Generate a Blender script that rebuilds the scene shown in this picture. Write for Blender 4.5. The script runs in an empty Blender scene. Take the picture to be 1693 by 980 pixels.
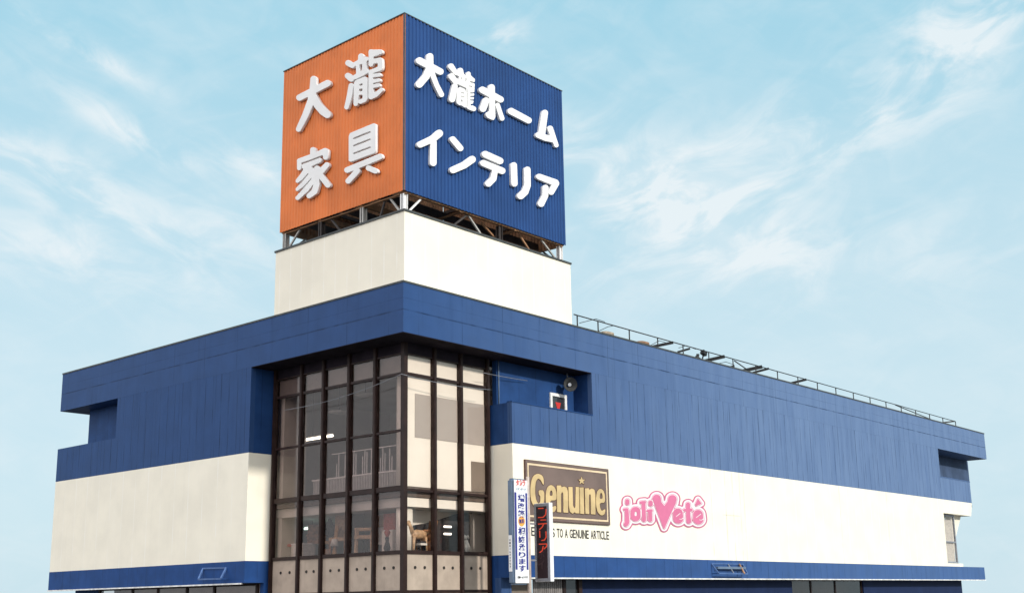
import bpy, bmesh, math, random
import numpy as np
from mathutils import Vector, Matrix
random.seed(7)
SC = bpy.context.scene
COL = SC.collection
# ------------------------------------------------------------------ camera
CAM = np.array([-36.4944, -38.5929, 1.7])
YAW, PITCH, ROLL, FPX, PX, PY = .7128, .2147, -.0176, 1921.32, 855.77, 573.19
_f = np.array([math.cos(PITCH)*math.cos(YAW), math.cos(PITCH)*math.sin(YAW), math.sin(PITCH)])
_r = np.array([math.sin(YAW), -math.cos(YAW), 0.0]); _u = np.cross(_r, _f)
RGT = _r*math.cos(ROLL)+_u*math.sin(ROLL); UPV = -_r*math.sin(ROLL)+_u*math.cos(ROLL); FWD = _f
cam = bpy.data.objects.new('camera', bpy.data.cameras.new('camera')); COL.objects.link(cam)
cam.location = CAM
cam.rotation_euler = Matrix((RGT, UPV, -FWD)).transposed().to_euler()
cam.data.sensor_width = 36; cam.data.lens = 36*FPX/1693
cam.data.shift_x = (846.5-PX)/1693; cam.data.shift_y = (PY-490)/1693
cam.data.clip_end = 3000
SC.camera = cam
# ------------------------------------------------------------------ exposure
SC.view_settings.view_transform = 'Standard'; SC.view_settings.look = 'None'
SC.view_settings.exposure = 0.0; SC.view_settings.gamma = 1.0
SC.view_settings.use_curve_mapping = False
SC.cycles.use_denoising = True
SC.cycles.max_bounces = 10; SC.cycles.transparent_max_bounces = 12
SC.cycles.sample_clamp_indirect = 6
# ------------------------------------------------------------------ node helper
class NT:
    def __init__(s, tree): s.t = tree; s.t.nodes.clear()
    def n(s, typ, **kw):
        nd = s.t.nodes.new(typ)
        for k, v in kw.items(): setattr(nd, k, v)
        return nd
    def l(s, a, b): s.t.links.new(a, b)
    def put(s, sock, v):
        if hasattr(v, 'links'): s.l(v, sock)
        elif isinstance(v, (tuple, list)) and len(v) == 3 and len(sock.default_value) == 4: sock.default_value = (*v, 1)
        else: sock.default_value = v
    def m(s, op, a, b=0.0, c=0.0):
        nd = s.n('ShaderNodeMath', operation=op)
        for i, v in enumerate((a, b, c)): s.put(nd.inputs[i], v)
        return nd.outputs[0]
    def mixc(s, fac, a, b, blend='MIX'):
        nd = s.n('ShaderNodeMix', data_type='RGBA', blend_type=blend)
        s.put(nd.inputs[0], fac); s.put(nd.inputs[6], a); s.put(nd.inputs[7], b)
        return nd.outputs[2]
    def sm(s, v, lo, hi, a=0.0, b=1.0):
        nd = s.n('ShaderNodeMapRange', interpolation_type='SMOOTHSTEP')
        s.put(nd.inputs[0], v)
        for i, q in enumerate((lo, hi, a, b)): s.put(nd.inputs[i+1], q)
        return nd.outputs[0]
    def xyz(s, v):
        nd = s.n('ShaderNodeSeparateXYZ'); s.l(v, nd.inputs[0]); return nd.outputs
    def vec(s, x, y, z):
        nd = s.n('ShaderNodeCombineXYZ')
        for i, v in enumerate((x, y, z)): s.put(nd.inputs[i], v)
        return nd.outputs[0]
    def noise(s, v, scale, detail=4, rough=.55, dist=0.0):
        nd = s.n('ShaderNodeTexNoise'); s.l(v, nd.inputs['Vector'])
        nd.inputs['Scale'].default_value = scale; nd.inputs['Detail'].default_value = detail
        nd.inputs['Roughness'].default_value = rough; nd.inputs['Distortion'].default_value = dist
        return nd.outputs[0]
# ------------------------------------------------------------------ sky
TO_SUN = Vector((0.02, -0.905, 0.425)).normalized()
W = bpy.data.worlds.new('World'); SC.world = W; W.use_nodes = True
w = NT(W.node_tree)
sky = w.n('ShaderNodeTexSky', sky_type='NISHITA', sun_disc=False)
sky.sun_elevation = math.asin(TO_SUN.z); sky.sun_rotation = math.radians(180)
sky.air_density = 1.0; sky.dust_density = 2.0; sky.ozone_density = 1.0
tc = w.n('ShaderNodeTexCoord')
rot = w.n('ShaderNodeVectorRotate', rotation_type='Z_AXIS'); w.l(tc.outputs['Generated'], rot.inputs['Vector'])
rot.inputs['Angle'].default_value = -YAW
X, Y, Z = w.xyz(rot.outputs[0])
az = w.m('MULTIPLY', w.m('ARCTAN2', Y, X), -1.0)          # right of the view heading is positive
el = w.m('ARCSINE', Z)
def pxa(x, y): return ((x-PX)/FPX, PITCH+(PY-y)/FPX)
def streak(angle, sx, sy, scale, dist, det=7):
    c, s_ = math.cos(angle), math.sin(angle)
    p = w.m('ADD', w.m('MULTIPLY', az, c), w.m('MULTIPLY', el, s_))
    q = w.m('SUBTRACT', w.m('MULTIPLY', el, c), w.m('MULTIPLY', az, s_))
    return w.noise(w.vec(w.m('MULTIPLY', p, sx), w.m('MULTIPLY', q, sy), 0.0), scale, det, .58, dist)
def blob(x, y, rx, ry, ang=0.0, amp=1.0):
    a0, e0 = pxa(x, y); c, s_ = math.cos(ang), math.sin(ang)
    da = w.m('SUBTRACT', az, a0); de = w.m('SUBTRACT', el, e0)
    p = w.m('DIVIDE', w.m('ADD', w.m('MULTIPLY', da, c), w.m('MULTIPLY', de, s_)), rx/FPX)
    q = w.m('DIVIDE', w.m('SUBTRACT', w.m('MULTIPLY', de, c), w.m('MULTIPLY', da, s_)), ry/FPX)
    g = w.m('EXPONENT', w.m('MULTIPLY', w.m('ADD', w.m('MULTIPLY', p, p), w.m('MULTIPLY', q, q)), -1.0))
    return w.m('MULTIPLY', g, amp)
def summ(*v):
    o = v[0]
    for k in v[1:]: o = w.m('ADD', o, k)
    return o
nr = streak(0.36, 4.2, 9.5, 2.6, 0.8, 9)
nl = streak(-0.36, 4.6, 12.0, 2.8, 0.6, 9)
ns = streak(0.2, 3.0, 5.0, 2.0, 0.3, 4)
rmask = summ(blob(1120, 330, 230, 75, -0.40, 1.0), blob(1330, 270, 330, 60, .30, .8), blob(1640, 110, 190, 75, .75, 1.1),
             blob(1260, 440, 380, 70, .0, .5), blob(990, 30, 60, 18, -.3, .5), blob(840, 75, 40, 28, .3, .9))
lmask = summ(blob(90, 330, 190, 45, -.3, .9), blob(130, 140, 110, 16, -.35, 1.0), blob(200, 250, 130, 22, -.42, .9),
             blob(120, 440, 300, 50, -.1, .7), blob(420, 290, 90, 28, -.2, .7), blob(380, 390, 120, 40, -.2, .5))
everywhere = .16
cr = w.m('MULTIPLY', w.m('ADD', w.m('MULTIPLY', w.sm(nr, .40, .68), .85), w.m('MULTIPLY', w.sm(ns, .32, .70), .32)), summ(rmask, everywhere))
cl = w.m('MULTIPLY', w.sm(nl, .35, .70), summ(w.m('MULTIPLY', lmask, 1.05), .14))
cloud = w.m('MINIMUM', w.m('ADD', cr, cl), 1.0)
# thin high haze over a clear sky: bluer overhead, paler towards the horizon
grad = w.sm(el, pxa(0, 760)[1], pxa(0, -250)[1])
haze = w.mixc(grad, (.635, .835, .925), (.335, .690, .855))
hazy = w.mixc(.90, w.mixc(1.0, sky.outputs[0], (.1, .1, .1), 'MULTIPLY'), haze)
col = w.mixc(w.m('MULTIPLY', cloud, .82), hazy, (.87, .925, .95))
# broad bright sky area added out of view to fill the shaded left facade
d0 = Vector((-.93, -.10, .35)).normalized()
dot = w.n('ShaderNodeVectorMath', operation='DOT_PRODUCT'); w.l(tc.outputs['Generated'], dot.inputs[0]); dot.inputs[1].default_value = d0
sky_fill = w.m('MULTIPLY', w.sm(dot.outputs['Value'], .15, .85), w.sm(w.noise(tc.outputs['Generated'], 2.2, 5), .25, .55, .6, 1.0))
col = w.mixc(sky_fill, col, (1.92, 1.89, 1.93))
bg = w.n('ShaderNodeBackground'); bg.inputs['Strength'].default_value = 0.1
sc10 = w.mixc(1.0, col, (10, 10, 10), 'MULTIPLY')
w.l(sc10, bg.inputs['Color'])
wo = w.n('ShaderNodeOutputWorld'); w.l(bg.outputs[0], wo.inputs['Surface'])
# ------------------------------------------------------------------ sun
sl = bpy.data.lights.new('sun', 'SUN'); sl.energy = 3.15; sl.angle = math.radians(3.0); sl.color = (1.0, .955, .88)
sun = bpy.data.objects.new('sun', sl); COL.objects.link(sun)
sun.rotation_euler = (-TO_SUN).to_track_quat('-Z', 'Y').to_euler()
# ------------------------------------------------------------------ pixel of the photo -> point on a real plane
def ray(x, y): return FWD + RGT*((x-PX)/FPX) - UPV*((y-PY)/FPX)
def onx(x, y, X0): d = ray(x, y); return Vector(CAM+d*((X0-CAM[0])/d[0]))
def ony(x, y, Y0): d = ray(x, y); return Vector(CAM+d*((Y0-CAM[1])/d[1]))
# ------------------------------------------------------------------ materials
def mat_nodes(name):
    m = bpy.data.materials.new(name); m.use_nodes = True
    t = NT(m.node_tree); out = t.n('ShaderNodeOutputMaterial'); return m, t, out
def paint(name, base, rough=.55, var=.10, vscale=1.5, streaks=0.0, seams=(), hseams=(), chalk=None, bump=.15, metal=0.0, spec=.4, local=False, seamcol=None, cracks=None, panels=None):
    """painted or bare surface: mottling, rain streaks, panel joints, chalked fading"""
    m, t, out = mat_nodes(name)
    bs = t.n('ShaderNodeBsdfPrincipled'); t.l(bs.outputs[0], out.inputs[0])
    if local: pos = t.n('ShaderNodeTexCoord').outputs['Object']
    else: pos = t.n('ShaderNodeNewGeometry').outputs['Position']
    x, y, z = t.xyz(pos)
    u = t.m('ADD', x, y)
    c = t.mixc(0.0, base, base)
    nz = t.noise(pos, vscale, 6)
    dark = tuple(b*(1-var*2.2) for b in base); light = tuple(min(1, b*(1+var*1.2)) for b in base)
    c = t.mixc(t.sm(nz, .3, .7), dark, light)
    h = t.m('MULTIPLY', t.noise(pos, vscale*14, 3), .35)
    if panels:      # each sheet weathered a little differently
        pw_, pa = panels
        wn = t.n('ShaderNodeTexWhiteNoise', noise_dimensions='1D'); t.l(t.m('FLOOR', t.m('DIVIDE', t.m('ADD', u, 500.0), pw_)), wn.inputs['W'])
        c = t.mixc(t.m('MULTIPLY', wn.outputs['Value'], pa), c, tuple(b*.55 for b in base))
    if chalk:
        ccol, x0, x1, amt = chalk
        f = t.m('MULTIPLY', t.sm(x, x0, x1), amt)
        f = t.m('MULTIPLY', f, t.sm(t.noise(t.vec(t.m('MULTIPLY', u, 1.2), 0.0, t.m('MULTIPLY', z, .25)), 1.0, 5), .25, .7, .82, 1.06))
        c = t.mixc(f, c, ccol)
    if streaks:
        sn = t.noise(t.vec(t.m('MULTIPLY', u, 2.6), 0.0, t.m('MULTIPLY', z, .10)), 1.0, 6, .6)
        c = t.mixc(t.m('MULTIPLY', t.sm(sn, .52, .74), streaks), c, tuple(b*.45 for b in base))
        s2 = t.noise(t.vec(t.m('MULTIPLY', u, 1.7), 3.1, t.m('MULTIPLY', z, .07)), 1.0, 5, .6)
        c = t.mixc(t.m('MULTIPLY', t.sm(s2, .55, .75), streaks*.6), c, tuple(min(1, b*1.5+.02) for b in base))
    for sp, wd, amt in seams:
        fr = t.m('ABSOLUTE', t.m('SUBTRACT', t.m('FRACT', t.m('DIVIDE', t.m('ADD', u, 500.0), sp)), .5))
        mk = t.sm(fr, .5-wd/sp, .5-wd/sp*.4)
        irr = t.noise(t.vec(t.m('MULTIPLY', t.m('FLOOR', t.m('ADD', t.m('DIVIDE', t.m('ADD', u, 500.0), sp), .5)), 7.31), 0.0, t.m('MULTIPLY', z, .6)), 1.0, 3)
        mk = t.m('MULTIPLY', mk, t.sm(irr, .40, .62, .12, 1.0))
        c = t.mixc(t.m('MULTIPLY', mk, amt), c, seamcol or tuple(b*.35 for b in base))
        h = t.m('SUBTRACT', h, t.m('MULTIPLY', mk, 1.2))
    for zz, wd, amt in hseams:
        wob = t.m('ADD', z, t.m('MULTIPLY', t.noise(t.vec(u, 0.0, 0.0), .5, 2), .04))
        mk = t.sm(t.m('ABSOLUTE', t.m('SUBTRACT', wob, zz)), wd, wd*.35)
        irr = t.noise(t.vec(u, zz*3.0, 0.0), .9, 4)
        mk = t.m('MULTIPLY', mk, t.sm(irr, .35, .6, .25, 1.0))
        c = t.mixc(t.m('MULTIPLY', mk, amt), c, tuple(b*.3 for b in base))
        h = t.m('SUBTRACT', h, t.m('MULTIPLY', mk, 1.2))
    if cracks:
        for k, cxp in enumerate(cracks):
            wob = t.m('ADD', x, t.m('MULTIPLY', t.noise(t.vec(0.0, cxp, z), .8, 3), .10))
            mk = t.sm(t.m('ABSOLUTE', t.m('SUBTRACT', wob, cxp)), .06, .015)
            mk = t.m('MULTIPLY', mk, t.sm(t.noise(t.vec(cxp, 0.0, z), .7, 5), .38, .62))
            c = t.mixc(t.m('MULTIPLY', mk, .5), c, tuple(b*.35 for b in base))
        mk = t.m('MULTIPLY', t.sm(t.m('ABSOLUTE', t.m('SUBTRACT', z, 6.75)), .05, .015), t.m('MULTIPLY', t.sm(x, 27.5, 27.9), t.sm(x, 30.0, 29.4)))
        c = t.mixc(t.m('MULTIPLY', mk, .35), c, tuple(b*.35 for b in base))
    t.l(c, bs.inputs['Base Color'])
    bs.inputs['Roughness'].default_value = rough; bs.inputs['Metallic'].default_value = metal
    bs.inputs['Specular IOR Level'].default_value = spec
    if bump:
        b = t.n('ShaderNodeBump'); b.inputs['Strength'].default_value = bump; b.inputs['Distance'].default_value = .03
        t.l(h, b.inputs['Height']); t.l(b.outputs[0], bs.inputs['Normal'])
    return m
def glass(name, tint, refl=1.0):
    m, t, out = mat_nodes(name)
    tr = t.n('ShaderNodeBsdfTransparent'); tr.inputs[0].default_value = (*tint, 1)
    gl = t.n('ShaderNodeBsdfGlossy'); gl.inputs['Roughness'].default_value = .03; gl.inputs[0].default_value = (.9, .9, .9, 1)
    ge = t.n('ShaderNodeNewGeometry'); dt = t.n('ShaderNodeVectorMath', operation='DOT_PRODUCT')
    t.l(ge.outputs['Normal'], dt.inputs[0]); t.l(ge.outputs['Incoming'], dt.inputs[1])
    inv = t.m('SUBTRACT', 1.0, t.m('ABSOLUTE', dt.outputs['Value']))
    fz = t.m('ADD', t.m('MULTIPLY', t.m('POWER', inv, 5.0), .96), .04)      # Schlick, same on both faces of the pane
    mx = t.n('ShaderNodeMixShader'); t.l(t.m('MULTIPLY', fz, refl), mx.inputs[0])
    t.l(tr.outputs[0], mx.inputs[1]); t.l(gl.outputs[0], mx.inputs[2]); t.l(mx.outputs[0], out.inputs[0])
    return m
def emit(name, colr, s):
    m, t, out = mat_nodes(name)
    e = t.n('ShaderNodeEmission'); e.inputs[0].default_value = (*colr, 1); e.inputs[1].default_value = s
    t.l(e.outputs[0], out.inputs[0]); return m
BLUE = (.016, .054, .168)
M = {}
M['fascia'] = paint('blue_paint_fascia', BLUE, .5, .045, .7, .22, [(3.0, .035, .45)], [(15.16, .05, .7), (15.72, .03, .22)], ((.145, .22, .37), -10, 40, .76), spec=.14)
M['wall_blue'] = paint('blue_paint_wall', BLUE, .55, .045, .6, .26, [(.74, .045, .5), (1.17, .03, .45), (3.7, .05, .5)], [], panels=(.74, .09), chalk=((.145, .22, .37), -10, 40, .80), bump=.25, spec=.14)
M['niche_blue'] = paint('blue_paint_recess', BLUE, .55, .08, .8, .2, [(1.4, .035, .45)], spec=.14)
M['band_blue'] = paint('blue_paint_band', (.014, .056, .195), .5, .08, .8, .25, [(.93, .04, .5)], [], ((.09, .165, .33), -6, 60, .55), spec=.14)
M['white'] = paint('white_paint_wall', (.86, .80, .665), .6, .025, .5, .05, [(1.35, .05, .8)], [], bump=.10, seamcol=(.90, .86, .77), cracks=(26.4, 28.1, 29.0, 29.9, 30.4, 44.2, 52.5))
M['pent'] = paint('white_paint_penthouse', (.84, .78, .65), .6, .02, .5, .04, [(.92, .05, .8)], [], bump=.10, seamcol=(.90, .86, .77))
M['orange'] = paint('orange_corrugated_steel', (.71, .19, .047), .5, .06, .5, .10, bump=.05, spec=.25, panels=(.988, .13))
M['signblue'] = paint('blue_corrugated_steel', (.017, .062, .20), .5, .06, .5, .14, bump=.05, spec=.2, panels=(1.02, .18))
M['frame_blue'] = paint('faded_blue_frame_paint', (.065, .13, .30), .5, .1, 4, .2)
M['shadewall'] = paint('shaded_ground_floor_blue', (.012, .024, .075), .6, .06, .8, .2, [(1.8, .04, .4)], spec=.15)  # wall blue darkened, the shade under the canopy put into the colour
M['recess_grey'] = paint('shaded_grey_blue_paint', (.060, .092, .165), .7, .1, .8, .3, spec=.1)  # greyer, darker blue with the balcony recess shade put into the colour
M['rust'] = paint('rusty_brown_steel', (.34, .18, .095), .8, .2, 1.2, .3)
M['steel_grey'] = paint('grey_painted_steel', (.42, .40, .37), .55, .12, 2, .2)
M['steel_dark'] = paint('dark_weathered_steel', (.045, .035, .032), .7, .2, 2, .2)
M['letter'] = paint('white_letter_enamel', (.80, .785, .77), .4, .02, 1, 0, bump=.03)
M['trim'] = paint('dark_roof_edge_metal', (.055, .06, .06), .55, .15, 2, .2)
M['drip'] = paint('white_drip_edge', (.78, .77, .74), .5, .12, 2.5, .2)
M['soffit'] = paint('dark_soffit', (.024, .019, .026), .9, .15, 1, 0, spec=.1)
M['bronze'] = paint('dark_bronze_aluminium', (.026, .013, .011), .45, .15, 2, .15, spec=.22)
M['glass'] = glass('bronze_tinted_glass', (.85, .805, .79), .9)
M['glassc'] = glass('clear_pane_glass', (.97, .95, .93), .6)
M['beige'] = paint('beige_spandrel_board', (.40, .32, .255), .65, .06, 1.5, .25)
M['hole'] = paint('dark_vent_metal', (.02, .016, .012), .6, .1, 4)
M['cream'] = paint('cream_reflection_board', (.83, .775, .70), .7, .02, .6)
M['greyb'] = paint('warm_grey_board', (.40, .355, .325), .7, .02, .6)
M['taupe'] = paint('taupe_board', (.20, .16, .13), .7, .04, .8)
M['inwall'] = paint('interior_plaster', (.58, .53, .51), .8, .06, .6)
M['blindc'] = paint('beige_roller_blind', (.27, .235, .21), .85, .06, 1.5)
M['incol'] = paint('interior_column_paint', (.72, .67, .60), .7, .04, .8)
M['infloor'] = paint('interior_carpet', (.12, .09, .075), .9, .1, 3)
M['ceil'] = paint('interior_ceiling_board', (.55, .52, .48), .8, .05, .8)
M['tube'] = emit('lit_warm_tube', (1.0, .97, .80), 7.0)
M['tubeg'] = emit('lit_greenish_tube', (.62, 1.0, .86), 6.0)
M['lampw'] = emit('lit_small_lamp', (1.0, .93, .84), 2.5)
M['lampoff'] = paint('frosted_lamp_glass', (.75, .74, .72), .4, .03, 2)
M['black'] = paint('black_metal', (.012, .012, .013), .5, .1, 4)
M['white_frame'] = paint('white_window_frame', (.78, .77, .75), .5, .05, 4)
M['red'] = paint('red_sticker', (.55, .03, .025), .5, .05, 4)
M['darkglass'] = paint('dark_window_glass', (.03, .032, .036), .08, .05, 1, spec=.6, bump=0)
M['rain'] = paint('speaker_grey_metal', (.075, .075, .075), .45, .12, 5, .1, metal=.3)
M['wood'] = paint('varnished_wood', (.25, .11, .045), .45, .2, 6)
M['woodl'] = paint('pale_wood', (.48, .30, .17), .5, .15, 6)
M['pinkc'] = paint('pink_red_upholstery', (.42, .10, .085), .8, .1, 6)
M['whitec'] = paint('off_white_fabric', (.62, .58, .53), .8, .08, 6)
M['dark_fab'] = paint('charcoal_fabric', (.035, .032, .035), .85, .1, 6)
M['ochre'] = paint('ochre_upholstery', (.38, .20, .075), .8, .1, 6)
M['shutter'] = paint('grey_corrugated_shutter', (.24, .22, .21), .6, .15, 2, .4)
M['terr'] = paint('weathered_terracotta', (.30, .17, .10), .8, .2, 3)
M['tan'] = paint('weathered_tan_concrete', (.36, .29, .22), .8, .15, 3)
M['slate'] = paint('grey_blue_enamel', (.13, .185, .27), .45, .08, 2, .15)
M['whites'] = paint('white_acrylic_sign_face', (.80, .80, .81), .35, .02, 2, .03, bump=.03)
M['navy'] = paint('navy_print', (.030, .035, .22), .45, .03, 4, bump=0)
M['redp'] = paint('red_print', (.60, .05, .03), .45, .03, 4, bump=0)
M['slatep'] = paint('grey_blue_print', (.22, .30, .38), .45, .03, 4, bump=0)
M['orangep'] = paint('orange_print', (.80, .36, .07), .45, .03, 4, bump=0)
M['inkp'] = paint('black_print', (.018, .017, .017), .5, .05, 4, bump=0)
M['polec'] = paint('pale_pink_pole_paint', (.56, .46, .40), .5, .1, 3, .3)
M['alu'] = paint('grey_aluminium', (.28, .29, .32), .4, .08, 4, .1, metal=.3)
M['ledoff'] = paint('dark_led_matrix', (.026, .012, .016), .5, .1, 8)
M['ledon'] = emit('lit_red_led', (1.0, .11, .06), .62)
M['leddim'] = paint('unlit_led_dots', (.055, .032, .036), .5, .1, 8)
M['gbrown'] = paint('brown_sign_board', (.165, .115, .098), .5, .10, .35, .18, bump=.05)
M['gdark'] = paint('dark_brown_print', (.085, .035, .025), .5, .08, 2, bump=0)
M['gcream'] = paint('cream_line_print', (.72, .56, .37), .5, .06, 2, bump=0)
M['gold'] = paint('pale_gold_letter', (.60, .44, .22), .5, .08, 1.2, .08, bump=.03)
M['pink'] = paint('pink_print', (.62, .155, .285), .45, .03, 1, .03, bump=0)
M['pinkd'] = paint('deep_pink_print', (.54, .135, .245), .45, .05, 1, .03, bump=0)
M['pinkl'] = paint('white_print', (.74, .71, .715), .45, .02, 1, bump=0)
M['asphalt'] = paint('asphalt', (.05, .05, .052), .9, .12, .8)
M['pave'] = paint('paving_concrete', (.17, .165, .155), .85, .1, 1.2)
M['line'] = paint('road_marking_paint', (.72, .72, .70), .7, .1, 3)
M['ground'] = paint('bare_ground', (.09, .085, .075), .95, .15, .3)
M['rooftop'] = paint('grey_roof_sheet', (.25, .25, .24), .9, .1, .6)
M['inside_rail'] = paint('pale_railing_paint', (.74, .70, .68), .5, .05, 4)
# ------------------------------------------------------------------ object helpers
def place(o, parent, loc):
    COL.objects.link(o)
    if parent is not None: o.parent = parent
    return o
ROOT = {}
def origin_of(p):
    v = Vector((0, 0, 0))
    while p is not None: v += Vector(p.location); p = p.parent
    return v
def thing(name, label, cat, loc=(0, 0, 0), group=None):
    o = bpy.data.objects.new(name, None); o.empty_display_size = .3; COL.objects.link(o); o.location = loc
    o['label'] = label; o['category'] = cat
    if group: o['group'] = group
    return o
def tag(o, label, cat, group=None):
    o['label'] = label; o['category'] = cat
    if group: o['group'] = group
    return o
class MB:
    """collects shapes given in world coordinates"""
    def __init__(s): s.v = []; s.f = []; s.smooth = []
    def add(s, v, f, smooth=False):
        k = len(s.v); s.v += [tuple(q) for q in v]; s.f += [tuple(i+k for i in q) for q in f]; s.smooth += [smooth]*len(f); return s
    def box(s, x0, x1, y0, y1, z0, z1):
        v = [(x, y, z) for z in (z0, z1) for y in (y0, y1) for x in (x0, x1)]
        return s.add(v, [(0, 2, 3, 1), (4, 5, 7, 6), (0, 1, 5, 4), (2, 6, 7, 3), (0, 4, 6, 2), (1, 3, 7, 5)])
    def prism(s, poly, axis, a0, a1):
        """poly in the two other axes (order x,z for 'y'; y,z for 'x'; x,y for 'z')"""
        def P(p, a): return {'y': (p[0], a, p[1]), 'x': (a, p[0], p[1]), 'z': (p[0], p[1], a)}[axis]
        n = len(poly)
        v = [P(p, a0) for p in poly]+[P(p, a1) for p in poly]
        from mathutils.geometry import tessellate_polygon
        tri = tessellate_polygon([[Vector((p[0], p[1], 0)) for p in poly]])
        f = [tuple(t) for t in tri]+[tuple(i+n for i in t) for t in tri]+[(i, (i+1) % n, (i+1) % n+n, i+n) for i in range(n)]
        return s.add(v, f)
    def bar(s, a, b, w_, h_=None):
        a = Vector(a); b = Vector(b); d = (b-a).normalized(); h_ = h_ or w_
        up = Vector((0, 0, 1)) if abs(d.z) < .95 else Vector((1, 0, 0))
        sx = d.cross(up).normalized()*(w_/2); sy = sx.cross(d).normalized()*(h_/2)
        v = [p+i*sx+j*sy for p in (a, b) for i, j in ((-1, -1), (1, -1), (1, 1), (-1, 1))]
        return s.add(v, [(0, 1, 2, 3), (7, 6, 5, 4), (0, 4, 5, 1), (1, 5, 6, 2), (2, 6, 7, 3), (3, 7, 4, 0)])
    def tube(s, pts, r, n=10, caps=True):
        pts = [Vector(p) for p in pts]; rs = r if isinstance(r, (list, tuple)) else [r]*len(pts)
        v = []; f = []
        for i, p in enumerate(pts):
            d = (pts[min(i+1, len(pts)-1)]-pts[max(i-1, 0)]).normalized()
            up = Vector((0, 0, 1)) if abs(d.z) < .9 else Vector((1, 0, 0))
            a = d.cross(up).normalized(); b = a.cross(d)
            v += [p+a*math.cos(2*math.pi*k/n)*rs[i]+b*math.sin(2*math.pi*k/n)*rs[i] for k in range(n)]
        for i in range(len(pts)-1):
            f += [(i*n+k, i*n+(k+1) % n, (i+1)*n+(k+1) % n, (i+1)*n+k) for k in range(n)]
        s.add(v, f, True)
        if caps:
            k = len(s.v)-len(v); s.f += [tuple(k+i for i in range(n)), tuple(k+(len(pts)-1)*n+n-1-i for i in range(n))]; s.smooth += [False, False]
        return s
    def build(s, name, mat, parent=None, bevel=0.0, seg=2, kind=None):
        me = bpy.data.meshes.new(name); off = origin_of(parent)
        me.from_pydata([tuple(Vector(q)-off) for q in s.v], [], s.f); me.update()
        bm = bmesh.new(); bm.from_mesh(me); bmesh.ops.recalc_face_normals(bm, faces=bm.faces)
        if bevel:
            bm.edges.ensure_lookup_table()
            ed = [e for e in bm.edges if len(e.link_faces) == 2 and e.calc_face_angle(0) > .6]
            bmesh.ops.bevel(bm, geom=ed, offset=bevel, segments=seg, affect='EDGES', clamp_overlap=True)
        bm.to_mesh(me); bm.free()
        if not bevel:
            for i, p in enumerate(me.polygons):
                if i < len(s.smooth): p.use_smooth = s.smooth[i]
        me.materials.append(M[mat] if isinstance(mat, str) else mat)
        o = bpy.data.objects.new(name, me); COL.objects.link(o)
        if parent is not None: o.parent = parent
        if kind: o['kind'] = kind
        return o
def box(name, mat, parent, x0, x1, y0, y1, z0, z1, bevel=0.0): return MB().box(x0, x1, y0, y1, z0, z1).build(name, mat, parent, bevel)
def at_origin(o):
    """give a single-mesh thing its own origin at its base"""
    me = o.data; co = np.array([v.co for v in me.vertices]); c = Vector(((co[:, 0].min()+co[:, 0].max())/2, (co[:, 1].min()+co[:, 1].max())/2, co[:, 2].min()))
    for v in me.vertices: v.co -= c
    o.location = c; return o
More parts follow.
